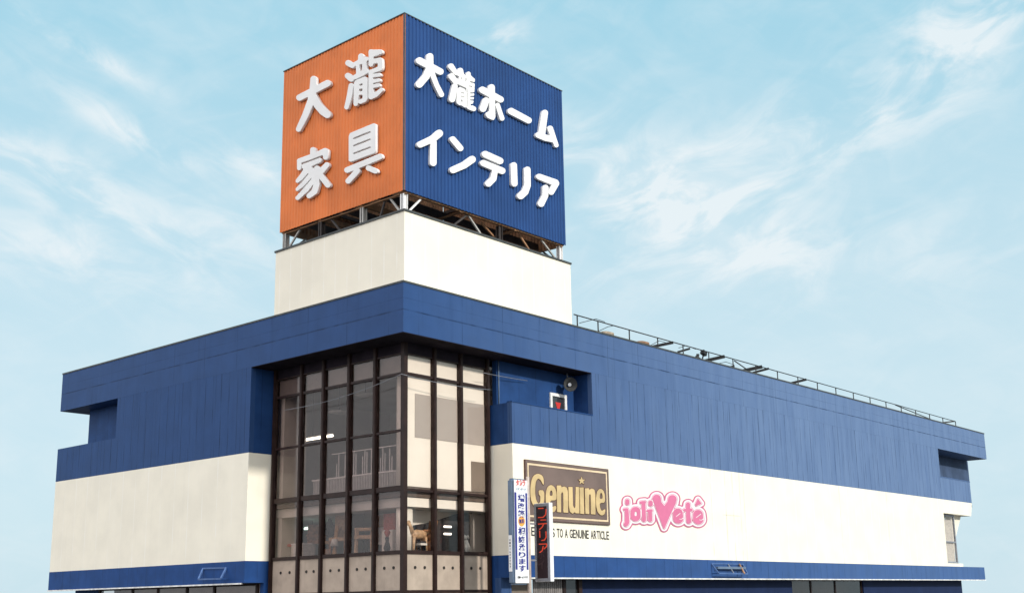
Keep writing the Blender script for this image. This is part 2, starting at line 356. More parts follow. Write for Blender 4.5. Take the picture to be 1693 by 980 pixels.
# --- outlines: strokes of varying width -> contour -> solid lettering on a real plane
def sdf_contours(items, grow=0.0, step=None):
    """items: ('s', [(x,y,r)...]) stroke, ('p', poly) fill, ('cs', stroke) cut, ('cp', poly) cut; photo pixels, y down"""
    P = [(q[0], q[1], q[2] if len(q) > 2 else 0) for k, pts in items if not k.startswith('c') for q in pts]
    x0 = min(p[0]-p[2] for p in P)-grow-3; x1 = max(p[0]+p[2] for p in P)+grow+3
    y0 = min(p[1]-p[2] for p in P)-grow-3; y1 = max(p[1]+p[2] for p in P)+grow+3
    st = step or max(x1-x0, y1-y0)/150.0
    gx = np.arange(x0, x1+st, st); gy = np.arange(y0, y1+st, st); GX, GY = np.meshgrid(gx, gy)
    def seg(a, b):
        ax, ay, ar = a; bx, by, br = b; L = (bx-ax)**2+(by-ay)**2+1e-12
        t = np.clip(((GX-ax)*(bx-ax)+(GY-ay)*(by-ay))/L, 0, 1)
        return np.hypot(GX-ax-t*(bx-ax), GY-ay-t*(by-ay))-(ar+t*(br-ar))
    def strokef(pts):
        if len(pts) == 1: pts = [pts[0], pts[0]]
        d = np.full(GX.shape, 1e9)
        for a, b in zip(pts[:-1], pts[1:]): d = np.minimum(d, seg(a, b))
        return d
    def polyf(poly):
        d = np.full(GX.shape, 1e9); ins = np.zeros(GX.shape, bool); n = len(poly)
        for i in range(n):
            a = (*poly[i][:2], 0); b = (*poly[(i+1) % n][:2], 0); d = np.minimum(d, seg(a, b))
            c = ((a[1] > GY) != (b[1] > GY)) & (GX < (b[0]-a[0])*(GY-a[1])/(b[1]-a[1]+1e-12)+a[0]); ins ^= c
        return np.where(ins, -d, d)
    D = np.full(GX.shape, 1e9)
    for k, pts in items:
        if k == 's': D = np.minimum(D, strokef(pts))
        elif k == 'p': D = np.minimum(D, polyf(pts))
    for k, pts in items:
        if k == 'cs': D = np.maximum(D, -strokef(pts))
        elif k == 'cp': D = np.maximum(D, -polyf(pts))
    D = D-grow+1e-7
    nxt = {}
    ny, nx = D.shape
    def ed(i, j, h):   # crossing on edge: h=0 horizontal (i,j)-(i,j+1), h=1 vertical
        if h == 0: a, b = D[i, j], D[i, j+1]; t = a/(a-b); return (gx[j]+t*st, gy[i])
        a, b = D[i, j], D[i+1, j]; t = a/(a-b); return (gx[j], gy[i]+t*st)
    ins = D < 0
    act = ins[:-1, :-1].astype(int)+ins[:-1, 1:]*2+ins[1:, 1:]*4+ins[1:, :-1]*8
    T = {1: [(3, 0)], 2: [(0, 1)], 3: [(3, 1)], 4: [(1, 2)], 5: [(3, 0), (1, 2)], 6: [(0, 2)], 7: [(3, 2)], 8: [(2, 3)], 9: [(2, 0)], 10: [(0, 1), (2, 3)],
         11: [(2, 1)], 12: [(1, 3)], 13: [(1, 0)], 14: [(0, 3)]}
    for i, j in zip(*np.nonzero((act > 0) & (act < 15))):
        E = [(i, j, 0), (i, j+1, 1), (i+1, j, 0), (i, j, 1)]
        for a, b in T[act[i, j]]: nxt[E[a]] = E[b]
    loops = []
    while nxt:
        s0 = next(iter(nxt)); k = s0; L = []
        while k in nxt: L.append(ed(*k)); k = nxt.pop(k)
        L = np.array(L)
        if len(L) < 8: continue
        for _ in range(2): L = (np.roll(L, 1, 0)+2*L+np.roll(L, -1, 0))/4
        keep = [L[0]]
        for q in range(1, len(L)-1):      # drop nearly collinear points
            a = keep[-1]; b = L[q]; c = L[q+1]
            ar = abs((b[0]-a[0])*(c[1]-a[1])-(b[1]-a[1])*(c[0]-a[0]))
            if ar > .12*st*st or np.hypot(*(b-a)) > 10*st: keep.append(b)
        loops.append(keep)
    return loops
AX = {'-y': (Vector((1, 0, 0)), Vector((0, 0, 1)), Vector((0, -1, 0))), '-x': (Vector((0, -1, 0)), Vector((0, 0, 1)), Vector((-1, 0, 0)))}
def solid_from_loops(name, loops, face, plane, depth, bevel, mat, parent):
    """loops in photo pixels -> solid standing on the wall; its front face lies on `plane`"""
    u, v, n = AX[face]
    cu = bpy.data.curves.new('tmp', 'CURVE'); cu.dimensions = '2D'; cu.fill_mode = 'BOTH'
    cu.extrude = max(depth/2-bevel, .0005); cu.bevel_depth = bevel; cu.bevel_resolution = 2; cu.offset = -bevel
    for L in loops:
        pts = [(ony(*q, plane) if face == '-y' else onx(*q, plane)) for q in L]
        sp = cu.splines.new('POLY'); sp.points.add(len(pts)-1); sp.use_cyclic_u = True
        for k, p in enumerate(pts): sp.points[k].co = (p.dot(u), p.dot(v), 0, 1)
    return curve_to_obj(name, cu, u, v, n, n*(n.dot(Vector((0, plane, 0) if face == '-y' else (plane, 0, 0)))-depth/2), mat, parent)
def curve_to_obj(name, cu, u, v, n, base, mat, parent):
    o = bpy.data.objects.new('tmp', cu); COL.objects.link(o)
    dg = bpy.context.evaluated_depsgraph_get(); me = bpy.data.meshes.new_from_object(o.evaluated_get(dg))
    bpy.data.objects.remove(o); bpy.data.curves.remove(cu)
    off = origin_of(parent)
    for q in me.vertices: q.co = base+u*q.co.x+v*q.co.y+n*q.co.z-off
    me.materials.clear(); me.materials.append(M[mat]); me.name = name
    ob = bpy.data.objects.new(name, me); COL.objects.link(ob)
    if parent is not None: ob.parent = parent
    return ob
def glyphs(name, cells, face, plane, mat, parent, bold=0.0, thick=.012):
    """cells: (text, u0, v0, width, height, rotate, keep) fitted into rectangles on the plane"""
    u, v, n = AX[face]; V = []; F = []
    for cell in cells:
        s, u0, v0, wd, ht = cell[:5]; rotq = cell[5] if len(cell) > 5 else 0
        cu = bpy.data.curves.new('tmp', 'FONT'); cu.body = s; cu.offset = bold; cu.extrude = .02
        o = bpy.data.objects.new('tmp', cu); COL.objects.link(o)
        dg = bpy.context.evaluated_depsgraph_get(); me = bpy.data.meshes.new_from_object(o.evaluated_get(dg))
        co = np.array([q.co for q in me.vertices]).reshape(-1, 3)
        if len(co):
            if rotq: co = np.stack([co[:, 1], -co[:, 0], co[:, 2]], 1)
            mn = co.min(0); mxx = co.max(0); ext = np.maximum(mxx-mn, 1e-6)
            sx, sy = wd/ext[0], ht/ext[1]
            k = len(V)
            for c in co:
                V.append(u*(u0+(c[0]-mn[0])*sx)+v*(v0+(c[1]-mn[1])*sy)+n*(n.dot(Vector((0, plane, 0) if face == '-y' else (plane, 0, 0)))+(thick if c[2] > 0 else -.002)))
            F += [tuple(i+k for i in p.vertices) for p in me.polygons]
        bpy.data.objects.remove(o); bpy.data.curves.remove(cu); bpy.data.meshes.remove(me)
    mb = MB(); mb.add(V, F); return mb.build(name, mat, parent)
def zoomed(ox, oy, s, items):
    return [(k, [((q[0])/s+ox, (q[1])/s+oy)+((q[2]/s,) if len(q) > 2 else ()) for q in pts]) for k, pts in items]
def chaikin(P, n=1):
    for _ in range(n):
        Q = []
        for i in range(len(P)):
            a, b = P[i], P[(i+1) % len(P)]
            Q += [(a[0]*.78+b[0]*.22, a[1]*.78+b[1]*.22), (a[0]*.22+b[0]*.78, a[1]*.22+b[1]*.78)]
        P = Q
    return P
# ================================================================== ground
def struct(name, mb, mat): o = mb.build(name, mat); o['kind'] = 'structure'; return o
struct('ground', MB().add([(-900, -900, -.02), (900, -900, -.02), (900, 900, -.02), (-900, 900, -.02)], [(0, 1, 2, 3)]), 'ground')
struct('road', MB().add([(-300, -14, 0), (300, -14, 0), (300, -4.5, 0), (-300, -4.5, 0)], [(0, 1, 2, 3)]).add(
    [(-14, -4.5, 0), (-4.5, -4.5, 0), (-4.5, 300, 0), (-14, 300, 0)], [(0, 1, 2, 3)]), 'asphalt')
struct('pavement', MB().box(-4.5, 120, -4.5, -.0, -.01, .13).box(-4.5, -.0, 0, 80, -.01, .13), 'pave')
mk = MB()
for k in range(-12, 13): mk.add([(k*9, -9.33, .004), (k*9+5, -9.33, .004), (k*9+5, -9.18, .004), (k*9, -9.18, .004)], [(0, 1, 2, 3)])
struct('road_marking', mk, 'line')
# ================================================================== the store
ZT, ZF, ZW, ZB, ZC, ZP = 16.451, 14.051, 9.50, 3.937, 2.835, 20.51     # roof edge, fascia foot, white top, band top and foot, penthouse top
XR, YL, XW, YW = 76.03, 31.85, 7.61, 11.66
D = 1.55
ZPAR = 11.62
store = thing('store_building', 'large blue and white furniture store with dark glazed corner bay', 'building')
roof = box('roof_slab', 'fascia', store, 0, XR, 0, YL, ZF, ZT)
MB().box(-.03, XR+.03, -.03, .20, ZT, ZT+.09).box(-.03, .20, .20, YL+.03, ZT, ZT+.09).box(.2, XR, YL-.2, YL+.03, ZT, ZT+.09).box(XR-.2, XR+.03, .2, YL-.2, ZT, ZT+.09).build('roof_edge_trim', 'trim', roof)
box('roof_deck', 'rooftop', roof, .2, XR-.2, .2, YL-.2, ZT, ZT+.05)
e = .004
# right facade (plane y = 0)
MB().prism([(XW, ZW+e), (71, ZW+.15), (71, 11.55), (64.1, 11.55), (64.1, ZF-e), (14.42, ZF-e), (14.42, ZPAR), (XW, ZPAR)], 'y', 0, .3).build('upper_wall', 'wall_blue', store)
MB().box(XW-.02, 14.41, -.03, .33, ZPAR, ZPAR+.06).build('parapet_cap', 'niche_blue', store)
MB().prism([(XW, ZB), (63.92, ZB), (63.92, 4.2), (64.02, 8.46), (70.5, 8.46), (71, ZW+.146), (XW, ZW)], 'y', 0, .3).build('white_wall', 'white', store)
bandr = MB().box(XW, 72.45, -.02, 1.4, ZC, ZB-e).build('canopy_band', 'band_blue', store)
MB().box(XW, 72.47, -.07, .05, ZC-.075, ZC-.002).build('drip_edge', 'drip', bandr)
# left facade (plane x = 0)
MB().prism([(YW, ZW+e), (YL, ZW+.05), (YL, ZPAR), (24.95, ZPAR), (24.95, ZF-e), (YW, ZF-e)], 'x', 0, .3).build('upper_wall', 'wall_blue', store)
MB().prism([(YW, ZB), (YL, ZB), (YL, ZW+.046), (YW, ZW)], 'x', 0, .3).build('white_wall', 'white', store)
bandl = MB().box(-.02, 1.4, YW, YL, ZC, ZB-e).build('canopy_band', 'band_blue', store)
MB().box(-.07, .05, YW+.25, YL+.02, ZC-.075, ZC-.002).build('drip_edge', 'drip', bandl)
# returns into the glazed corner
box('return_wall', 'niche_blue', store, XW, XW+.3, .3, 1.9, ZW+e, ZPAR-.01)
box('return_wall', 'white', store, XW, XW+.3, .3, 1.9, ZB, ZW)
box('return_wall', 'band_blue', store, XW, XW+.3, 1.402, 1.9, ZC, ZB-e)
box('return_wall', 'band_blue', store, XW, XW+.3, 1.302, 1.9, .13, ZC-e)
box('return_wall', 'band_blue', store, 1.402, 1.9, YW, YW+.3, ZC, ZB-e)
box('return_wall', 'band_blue', store, 1.2, 1.9, YW, YW+.3, .13, ZC-e)
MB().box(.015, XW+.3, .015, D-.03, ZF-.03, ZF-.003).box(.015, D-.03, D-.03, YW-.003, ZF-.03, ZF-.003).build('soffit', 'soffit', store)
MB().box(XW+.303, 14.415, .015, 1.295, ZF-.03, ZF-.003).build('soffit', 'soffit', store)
box('return_wall', 'niche_blue', store, .3, 1.9, YW, YW+.3, ZW+e, ZF-e)
box('return_wall', 'white', store, .3, 1.9, YW, YW+.3, ZB, ZW)
# recess on the right facade with its fire-access window
DN = 1.30
rec = box('recess_wall', 'niche_blue', store, XW+.31, 14.72, DN, DN+.3, ZW, ZF-e)
box('recess_jamb', 'niche_blue', store, 14.42, 14.72, .3, DN, 11.3, ZF-e)
box('recess_floor', 'trim', store, XW+.3, 14.42, .3, DN, 11.2, 11.3)
fw = thing('tmp', 'x', 'x'); bpy.data.objects.remove(fw)
wx0, wx1 = ony(908, 660, DN)[0], ony(935, 660, DN)[0]; wz1 = ony(921, 651, DN)[2]; wz0 = wz1-1.75
fr = MB()
for a in ((wx0, wx0+.17, wz0, wz1), (wx1-.17, wx1, wz0, wz1), (wx0+.17, wx1-.17, wz1-.17, wz1), (wx0+.17, wx1-.17, wz0, wz0+.12)): fr.box(a[0], a[1], DN-.10, DN-.003, a[2], a[3])
fwin = fr.build('window', 'white_frame', store); fwin['label'] = 'small white framed window with a red triangle in the recess'
box('pane', 'darkglass', fwin, wx0+.17, wx1-.17, DN-.04, DN-.005, wz0+.12, wz1-.17)
cx = (wx0+wx1)/2; MB().prism([(cx-.24, wz1-.48), (cx+.24, wz1-.48), (cx+.03, wz1-1.02), (cx-.03, wz1-1.02)], 'y', DN-.052, DN-.043).build('sticker', 'red', fwin)
MB().tube([(XW+.42, DN-.06, 11.4), (XW+.42, DN-.06, ZF-.05)], .035, 8).build('downpipe', 'slate', store)
# ends of the balconies
box('balcony_wall', 'recess_grey', store, 64.1, ony(1601.5, 780, 1.9).x, 1.90, 2.2, 9.65, ZF-e)
box('balcony_jamb', 'niche_blue', store, 63.8, 64.1, .3, 2.2, 11.3, ZF-e)
box('parapet_cap', 'frame_blue', store, 64.1, 71.02, -.03, .33, 11.552, 11.61)
box('balcony_floor', 'trim', store, 64.1, 71, .3, 1.9, 11.0, 11.1)
box('balcony_wall', 'niche_blue', store, 1.2, 1.5, 24.95, 30.35, 9.6, ZF-e)
box('balcony_jamb', 'niche_blue', store, .3, 1.5, 24.65, 24.95, 11.3, ZF-e)
box('balcony_floor', 'trim', store, .3, 1.2, 24.95, YL, 11.0, 11.1)
box('parapet_end', 'wall_blue', store, 70.7, 71, .3, 31.0, ZW+.2, 11.55)
box('parapet_end', 'wall_blue', store, .3, 14, YL-.3, YL, ZW+.1, ZPAR)
box('end_wall', 'niche_blue', store, 70.4, 70.7, 2.2, 31, ZW, ZF-e)
box('end_wall', 'white', store, 70.2, 70.5, .3, 31, 8.46, ZW-.02)
box('end_wall', 'white', store, 67.2, 67.5, 1.3, 31, ZB, 8.45)
box('end_wall', 'white', store, .3, 67, YL-.3, YL, ZB, ZW)
box('end_wall', 'niche_blue', store, 1.5, 70.4, 30.4, 30.7, ZW, ZF-e)
box('overhang_soffit', 'white', store, 64.3, 70.2, .3, 1.3, 8.46, 8.6)
# corner window at the far end
cw = MB()
for a in ((64.12, 64.3, 4.21, 8.44), (67.3, 67.48, 4.21, 8.44), (64.3, 67.3, 8.26, 8.44), (64.3, 67.3, 4.21, 4.36), (64.3, 67.3, 6.02, 6.12)): cw.box(a[0], a[1], .42, .56, a[2], a[3])
cwin = cw.build('window', 'alu', store); cwin['label'] = 'tall narrow window with pale blinds at the far right end'
box('pane', 'glassc', cwin, 64.3, 67.3, .47, .49, 4.36, 8.26)
bl = MB()
for k in range(12): bl.box(64.32+k*.25, 64.54+k*.25, .60, .62, 4.4, 8.0 if k != 2 else 6.6)
bl.build('blind', 'whitec', cwin)
box('window_backing', 'inwall', store, 64.1, 67.2, 1.25, 1.3, 4.0, 8.46)
box('window_sill', 'white', store, 63.93, 67.5, .02, 1.25, ZB, 4.2)
box('window_jamb', 'white', store, 63.8, 64.11, .3, 1.25, 4.2, 8.46)
MB().prism([(67.52, 8.45), (70.0, 8.45), (68.1, 6.3), (67.52, 4.6)], 'y', .75, 1.25).build('bracket_fin', 'white', store)
# ground floor under the canopy
box('ground_floor_wall', 'shadewall', store, 49.2, 69.3, 1.0, 1.3, .13, ZC)
box('ground_floor_wall', 'shadewall', store, 14.2, 37.9, 1.0, 1.3, .13, ZC)
box('ground_floor_wall', 'wall_blue', store, XW, 8.4, .9, 1.3, .13, ZC)
def shopwindow(axis, a0, a1, p, cuts, z0=.3, z1=ZC-.01, lab=None):
    m_ = MB(); edges = [a0]+cuts+[a1]
    for k in edges:
        if axis == 'x': m_.box(k-.08, k+.08, p-.06, p+.06, z0, z1)
        else: m_.box(p-.06, p+.06, k-.08, k+.08, z0, z1)
    for q, r in zip(edges[:-1], edges[1:]):
        for zz in (z0, z1-.12):
            if axis == 'x': m_.box(q+.08, r-.08, p-.05, p+.05, zz, zz+.12)
            else: m_.box(p-.05, p+.05, q+.08, r-.08, zz, zz+.12)
    wn = m_.build('window', 'bronze', store)
    if lab: wn['label'] = lab
    for q, r in zip(edges[:-1], edges[1:]):
        if axis == 'x': box('pane', 'glass', wn, q+.08, r-.08, p-.01, p+.01, z0+.12, z1-.12)
        else: box('pane', 'glass', wn, p-.01, p+.01, q+.08, r-.08, z0+.12, z1-.12)
    return wn
shopwindow('x', 38.0, 49.1, 1.15, [40.9, 44.7], lab='dark shop windows under the right canopy')
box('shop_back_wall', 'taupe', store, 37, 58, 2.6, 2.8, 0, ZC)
shopwindow('y', 12.2, 27.8, 1.2, [15.97, 18.55, 21.45, 24.13], lab='shop windows under the left canopy')
box('shop_back_wall', 'inwall', store, 2.6, 2.8, 11.96, 28.6, 0, ZC)
box('ground_floor_wall', 'niche_blue', store, 1.2, 1.5, 27.9, 30.75, .13, ZC)
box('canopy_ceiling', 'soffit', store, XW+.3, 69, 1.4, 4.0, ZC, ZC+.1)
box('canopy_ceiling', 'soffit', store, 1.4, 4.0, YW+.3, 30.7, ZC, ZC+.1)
sh = MB()
for k in range(14):
    x = 10.15+k*.17; sh.prism([(x, 1.0), (x+.05, .92), (x+.12, .92), (x+.17, 1.0)], 'z', .13, ZC-.02)
sh.build('shutter', 'shutter', store)
box('door_post', 'bronze', store, 12.55, 12.8, .9, 1.2, .13, ZC-.01); box('door_post', 'bronze', store, 13.9, 14.2, .9, 1.2, .13, ZC-.01)
box('door', 'darkglass', store, 12.8, 13.9, 1.02, 1.08, .13, ZC-.01)
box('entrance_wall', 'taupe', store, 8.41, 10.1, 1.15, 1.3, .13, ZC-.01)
# penthouse under the sign
I = .9; PX1, PY1 = 13.93, 11.02
pent = box('penthouse', 'pent', store, I, PX1, I, PY1, ZT+.06, ZP-.10)
MB().box(I-.06, PX1+.06, I-.06, PY1+.06, ZP-.10, ZP).build('penthouse_cap', 'trim', pent)
MB().box(I-.03, PX1+.03, I-.03, PY1+.03, ZT+.05, ZT+.22).build('base_flashing', 'trim', pent)
# ---------------------------------------------------------------- glazed corner
ml = [11.47, 9.25, 7.46, 5.47, 3.53]; mr = [3.52, 5.40, 7.40]
cwall = MB().box(D-.12, D+.12, D-.12, D+.12, 2.0, ZF-.01).build('curtain_wall', 'bronze', store)
cwall['label'] = 'dark bronze glazed corner bay'
for y in ml: MB().box(D-.15, D+.10, y-.10, y+.10, 2.0, ZF-.01).box(D-.17, D-.15, y-.06, y+.06, 2.0, ZF-.01).build('mullion', 'bronze', cwall)
for x in mr: MB().box(x-.10, x+.10, D-.15, D+.10, 2.0, ZF-.01).box(x-.06, x+.06, D-.17, D-.15, 2.0, ZF-.01).build('mullion', 'bronze', cwall)
ys = [D+.12]+[v for y in sorted(ml) for v in (y-.10, y+.10)][:-1]; xs = [D+.12]+[v for x in mr for v in (x-.10, x+.10)][:-1]
bl_ = list(zip(ys[::2], ys[1::2])); br_ = list(zip(xs[::2], xs[1::2]))
def transom(z0, z1, left=True, right=True, mat='bronze', name='transom', pr=.09):
    m_ = MB()
    if left:
        for a, b in bl_: m_.box(D-pr, D+.06, a, b, z0, z1)
    if right:
        for a, b in br_: m_.box(a, b, D-pr, D+.06, z0, z1)
    return m_.build(name, mat, cwall)
transom(13.52, ZF-.012, mat='soffit', name='head_panel', pr=.02)
transom(13.46, 13.52); transom(12.44, 12.57); transom(9.69, 9.80, right=False)
transom(6.88, 7.12, right=False); transom(6.86, 6.98, left=False); transom(3.93, 4.10); transom(2.13, 2.27)
def panes(z0, z1, left='glass', right='glassc'):
    if left:
        for a, b in bl_: box('pane', left, cwall, D-.012, D+.012, a+.001, b-.001, z0+.001, z1-.001)
    if right:
        for a, b in br_: box('pane', right, cwall, a+.001, b-.001, D-.012, D+.012, z0+.001, z1-.001)
panes(12.57, 13.46); panes(9.80, 12.44, right=None); panes(7.12, 9.69, right=None); panes(6.98, 12.44, left=None)
panes(4.10, 6.88, right=None); panes(4.10, 6.86, left=None)
def spandrel(horizontal, a, b):
    if horizontal: o = box('spandrel_panel', 'beige', cwall, D-.02, D+.03, a+.002, b-.002, 2.27, 3.93)
    else: o = box('spandrel_panel', 'beige', cwall, a+.002, b-.002, D-.02, D+.03, 2.27, 3.93)
    for t_ in (.34, .70):
        q = (b-(b-a)*t_) if horizontal else a+(b-a)*t_
        m_ = MB()
        if horizontal: m_.tube([(D-.05, q, 3.31), (D-.02, q, 3.31)], .075, 10)
        else: m_.tube([(q, D-.05, 3.31), (q, D-.02, 3.31)], .075, 10)
        m_.build('vent_cap', 'hole', o)
for a, b in bl_: spandrel(True, a, b)
for a, b in br_: spandrel(False, a, b)
MB().box(D-.03, D+.03, D+.1, 11.5, .13, 2.13).box(D+.1, 7.5, D-.03, D+.03, .13, 2.13).build('stall_riser', 'beige', cwall)
for a, b in bl_: box('blind', 'blindc', cwall, D+.14, D+.16, a, b, 12.60, 13.45)
# inside
box('floor_slab', 'infloor', store, D+.12, 14, D+.12, 16, 3.80, 4.03)
box('floor_slab', 'infloor', store, D+.12, 14, D+.12, 16, 6.62, 7.10)
MB().box(D+.30, 14, D+.30, 16, 6.15, 6.6).build('ceiling', 'ceil', store)
MB().box(D+.12, 14, D+.12, 16, 13.55, 13.7).build('ceiling', 'ceil', store)
box('interior_wall', 'inwall', store, 14, 14.2, 1.61, 16, 3.8, 13.7)
box('interior_wall', 'inwall', store, 1.9, 14, 16, 16.2, 3.8, 13.7)
box('interior_wall', 'incol', store, 1.91, 3.2, 11.2, 11.5, 4.03, 6.15); box('interior_wall', 'incol', store, 1.91, 3.4, 11.2, 11.5, 7.1, 13.5)
box('interior_wall', 'inwall', store, 1.91, 2.1, 11.97, 16, 3.8, 13.7)
MB().tube([(2.35, 2.35, 4.03), (2.35, 2.35, 6.14)], .40, 24).build('column', 'incol', store)
MB().tube([(2.35, 2.35, 7.10), (2.35, 2.35, 13.54)], .40, 24).build('column', 'incol', store)
# ---------------------------------------------------------------- added boards behind the right glazing, coloured and shaped as its reflections
refl_board = thing('reflection_board', 'cream board added as reflection behind the right upper corner panes', 'reflection board', (4.5, D+.16, 7.10))
box('board', 'cream', refl_board, D+.30, 7.40, D+.10, D+.16, 7.11, 13.45)
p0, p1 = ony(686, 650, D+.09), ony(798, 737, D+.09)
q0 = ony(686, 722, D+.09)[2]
box('grey_panel', 'greyb', refl_board, p0[0], 7.38, D+.075, D+.097, q0, p0[2])
box('taupe_panel', 'taupe', refl_board, ony(779, 780, D+.09)[0], 7.37, D+.07, D+.096, 7.12, ony(779, 762, D+.09)[2])
st = thing('reflection_panel', 'dark panel added as reflected house roof behind lower right panes', 'reflection panel', (5, 2.7, 4.03))  # added: sloped dark shape imitates a reflected roof, cream behind it reflected sky
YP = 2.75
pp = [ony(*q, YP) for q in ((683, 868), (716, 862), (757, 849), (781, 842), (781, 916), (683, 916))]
MB().prism([(p[0], p[2]) for p in pp], 'y', YP, YP+.1).build('roof_reflection', 'dark_fab', st)
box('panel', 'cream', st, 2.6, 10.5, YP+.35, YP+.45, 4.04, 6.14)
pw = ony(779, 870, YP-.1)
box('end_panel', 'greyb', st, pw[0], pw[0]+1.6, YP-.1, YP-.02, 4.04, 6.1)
box('cream_reflection_strip', 'cream', store, D+.3, 7.4, D+.2, D+.28, 6.16, 6.60)  # added cream strip imitating sky reflected in the panes
def lamp_tube(px0, py0, px1, py1, Xp, mat, label):
    a, b = onx(px0, py0, Xp), onx(px1, py1, Xp); mid = (a+b)/2
    b.z = a.z = mid.z
    t_ = thing('ceiling_lamp', label, 'ceiling lamp', mid, 'tube lamps behind the left glazing')
    MB().tube([a, b], .06, 10).build('tube', mat, t_)
    MB().bar(a+Vector((0, 0, .12)), b+Vector((0, 0, .12)), .16, .07).build('batten', 'white_frame', t_)
    zc = 13.55 if mid.z > 7.2 else 6.15
    if zc-mid.z > .2: MB().tube([mid+Vector((0, .5, .15)), Vector((mid.x, mid.y+.5, zc))], .012, 6).tube([mid+Vector((0, -.5, .15)), Vector((mid.x, mid.y-.5, zc))], .012, 6).build('hanger', 'black', t_)
lamp_tube(504, 721, 550, 726, 4.5, 'tube', 'lit warm white tube lamp behind the upper left panes')
lamp_tube(504, 870, 549, 873, 4.5, 'tubeg', 'lit greenish tube lamp behind the lower left panes')
def disc_lamp(px, py, Xp, r, mat, label, cat='ceiling lamp', zc=13.55):
    c = onx(px, py, Xp); t_ = thing('dome_lamp', label, cat, c)
    MB().tube([c+Vector((0, 0, .10)), c+Vector((0, 0, .06)), c, c-Vector((0, 0, .05))], [r*.9, r, r*.8, r*.3], 24).build('shade', mat, t_)
    MB().tube([c+Vector((0, 0, .1)), Vector((c.x, c.y, zc))], .02, 6).build('stem', 'black', t_)
disc_lamp(561, 683, 4.5, .62, 'lampoff', 'round white ceiling lamp in the third left upper bay')
disc_lamp(604, 654, 4.2, .60, 'lampoff', 'round white ceiling lamp in the fourth left upper bay')
for px, py, lab in ((740, 870, 'upper of two small lit lamps before the dark reflection panel'), (740, 882, 'lower of two small lit lamps before the dark reflection panel')):
    c = ony(px, py, YP-.25); t_ = thing('wall_lamp', lab, 'wall lamp', c, 'small lamps before the dark partition')
    MB().box(c.x-.26, c.x+.26, c.y-.05, c.y+.05, c.z-.05, c.z+.05).build('shade', 'lampw', t_, .02)
    MB().box(c.x-.05, c.x+.05, c.y+.05, YP-.001, c.z-.03, c.z+.03).build('bracket', 'black', t_)
# inner balustrade on the upper floor
bal = thing('balustrade', 'pale vertical bar balustrade behind the upper left panes', 'balustrade', (3.4, 6, 7.1))
MB().bar((3.4, 2.9, 8.15), (3.4, 10.6, 8.15), .08).bar((3.4, 2.9, 7.2), (3.4, 10.6, 7.2), .06).bar((3.4, 2.9, 9.42), (3.4, 9.0, 9.42), .05).build('rail', 'inside_rail', bal)
for k in range(62): MB().bar((3.4, 2.95+k*.123, 7.22), (3.4, 2.95+k*.123, 8.12), .04).build('baluster', 'inside_rail', bal)
for k in range(34):
    y = 3.0+k*.17
    if k % 8 in (0, 1, 3, 4, 5): MB().bar((3.4, y, 8.19), (3.4, y, (9.4, 9.1, 9.4, 8.9, 9.3)[k % 5]), .05).build('tall_bar', 'inside_rail', bal)
# furniture standing at the glass on the lower showroom floor
def chair(px, py, Xp, s, seatm, legm, label, ony_=False, turn=0.0, arms=False, tall=1.0, cat='chair', grp='chairs behind the lower left panes'):
    c = ony(px, py, Xp) if ony_ else onx(px, py, Xp); c.z = 4.04
    t_ = thing('armchair' if arms else 'wooden_chair', label, cat, c, grp)
    def put(mb, name, mat, bev=0.0):
        R_ = Matrix.Rotation(turn, 4, 'Z'); mb.v = [tuple(c+R_ @ Vector(q)*s) for q in mb.v]; return mb.build(name, mat, t_, bev)
    put(MB().box(-.25, .25, -.25, .25, .42, .52), 'seat', seatm, .02)
    put(MB().prism([(-.25, .52), (-.32, 1.02*tall), (-.26, 1.04*tall), (-.19, .52)], 'y', -.24, .24), 'backrest', seatm, .015)
    for i in (-1, 1):
        for j in (-1, 1): put(MB().bar((i*.22, j*.22, 0), (i*.21, j*.21, .42), .05), 'leg', legm)
        if arms: put(MB().box(-.22, .24, i*.25-.04, i*.25+.04, .66, .72).box(.18, .23, i*.25-.03, i*.25+.03, .5, .66), 'armrest', legm, .01)
chair(478, 915, 2.6, 1.5, 'pinkc', 'wood', 'pink red low chair at the left end of the showroom', turn=-.9, tall=.8)
chair(522, 912, 3.0, 1.7, 'wood', 'wood', 'dark brown armchair right of the white box', turn=-2.2, arms=True)
chair(543, 913, 2.4, 1.5, 'ochre', 'wood', 'small ochre chair in the third left bay', turn=2.6)
chair(562, 913, 2.7, 1.8, 'woodl', 'wood', 'tall pale wooden chair beside the ochre chair', turn=-2.6, tall=1.15)
chair(602, 912, 2.5, 1.8, 'woodl', 'woodl', 'pale carved armchair in the fourth left bay', turn=2.3, arms=True, tall=1.1)
chair(592, 912, 3.0, 1.8, 'dark_fab', 'black', 'black chair behind the pale carved armchair', turn=-2.0, tall=1.2)
chair(704, 905, 2.2, 1.5, 'wood', 'wood', 'brown wooden chair before the dark reflection panel', ony_=True, turn=2.9, arms=True, grp=None)
def goods(name, label, cat, px, py, Xp, parts, ony_=False):
    c = ony(px, py, Xp) if ony_ else onx(px, py, Xp); c.z = 4.04
    t_ = thing(name, label, cat, c)
    for nm, mt, shp in parts:
        mb = MB()
        for sh_ in shp:
            if sh_[0] == 'b': a = sh_[1:]; mb.box(c.x+a[0], c.x+a[1], c.y+a[2], c.y+a[3], c.z+a[4], c.z+a[5])
            else: mb.tube([c+Vector(q) for q in sh_[1]], sh_[2], 12)
        mb.build(nm, mt, t_)
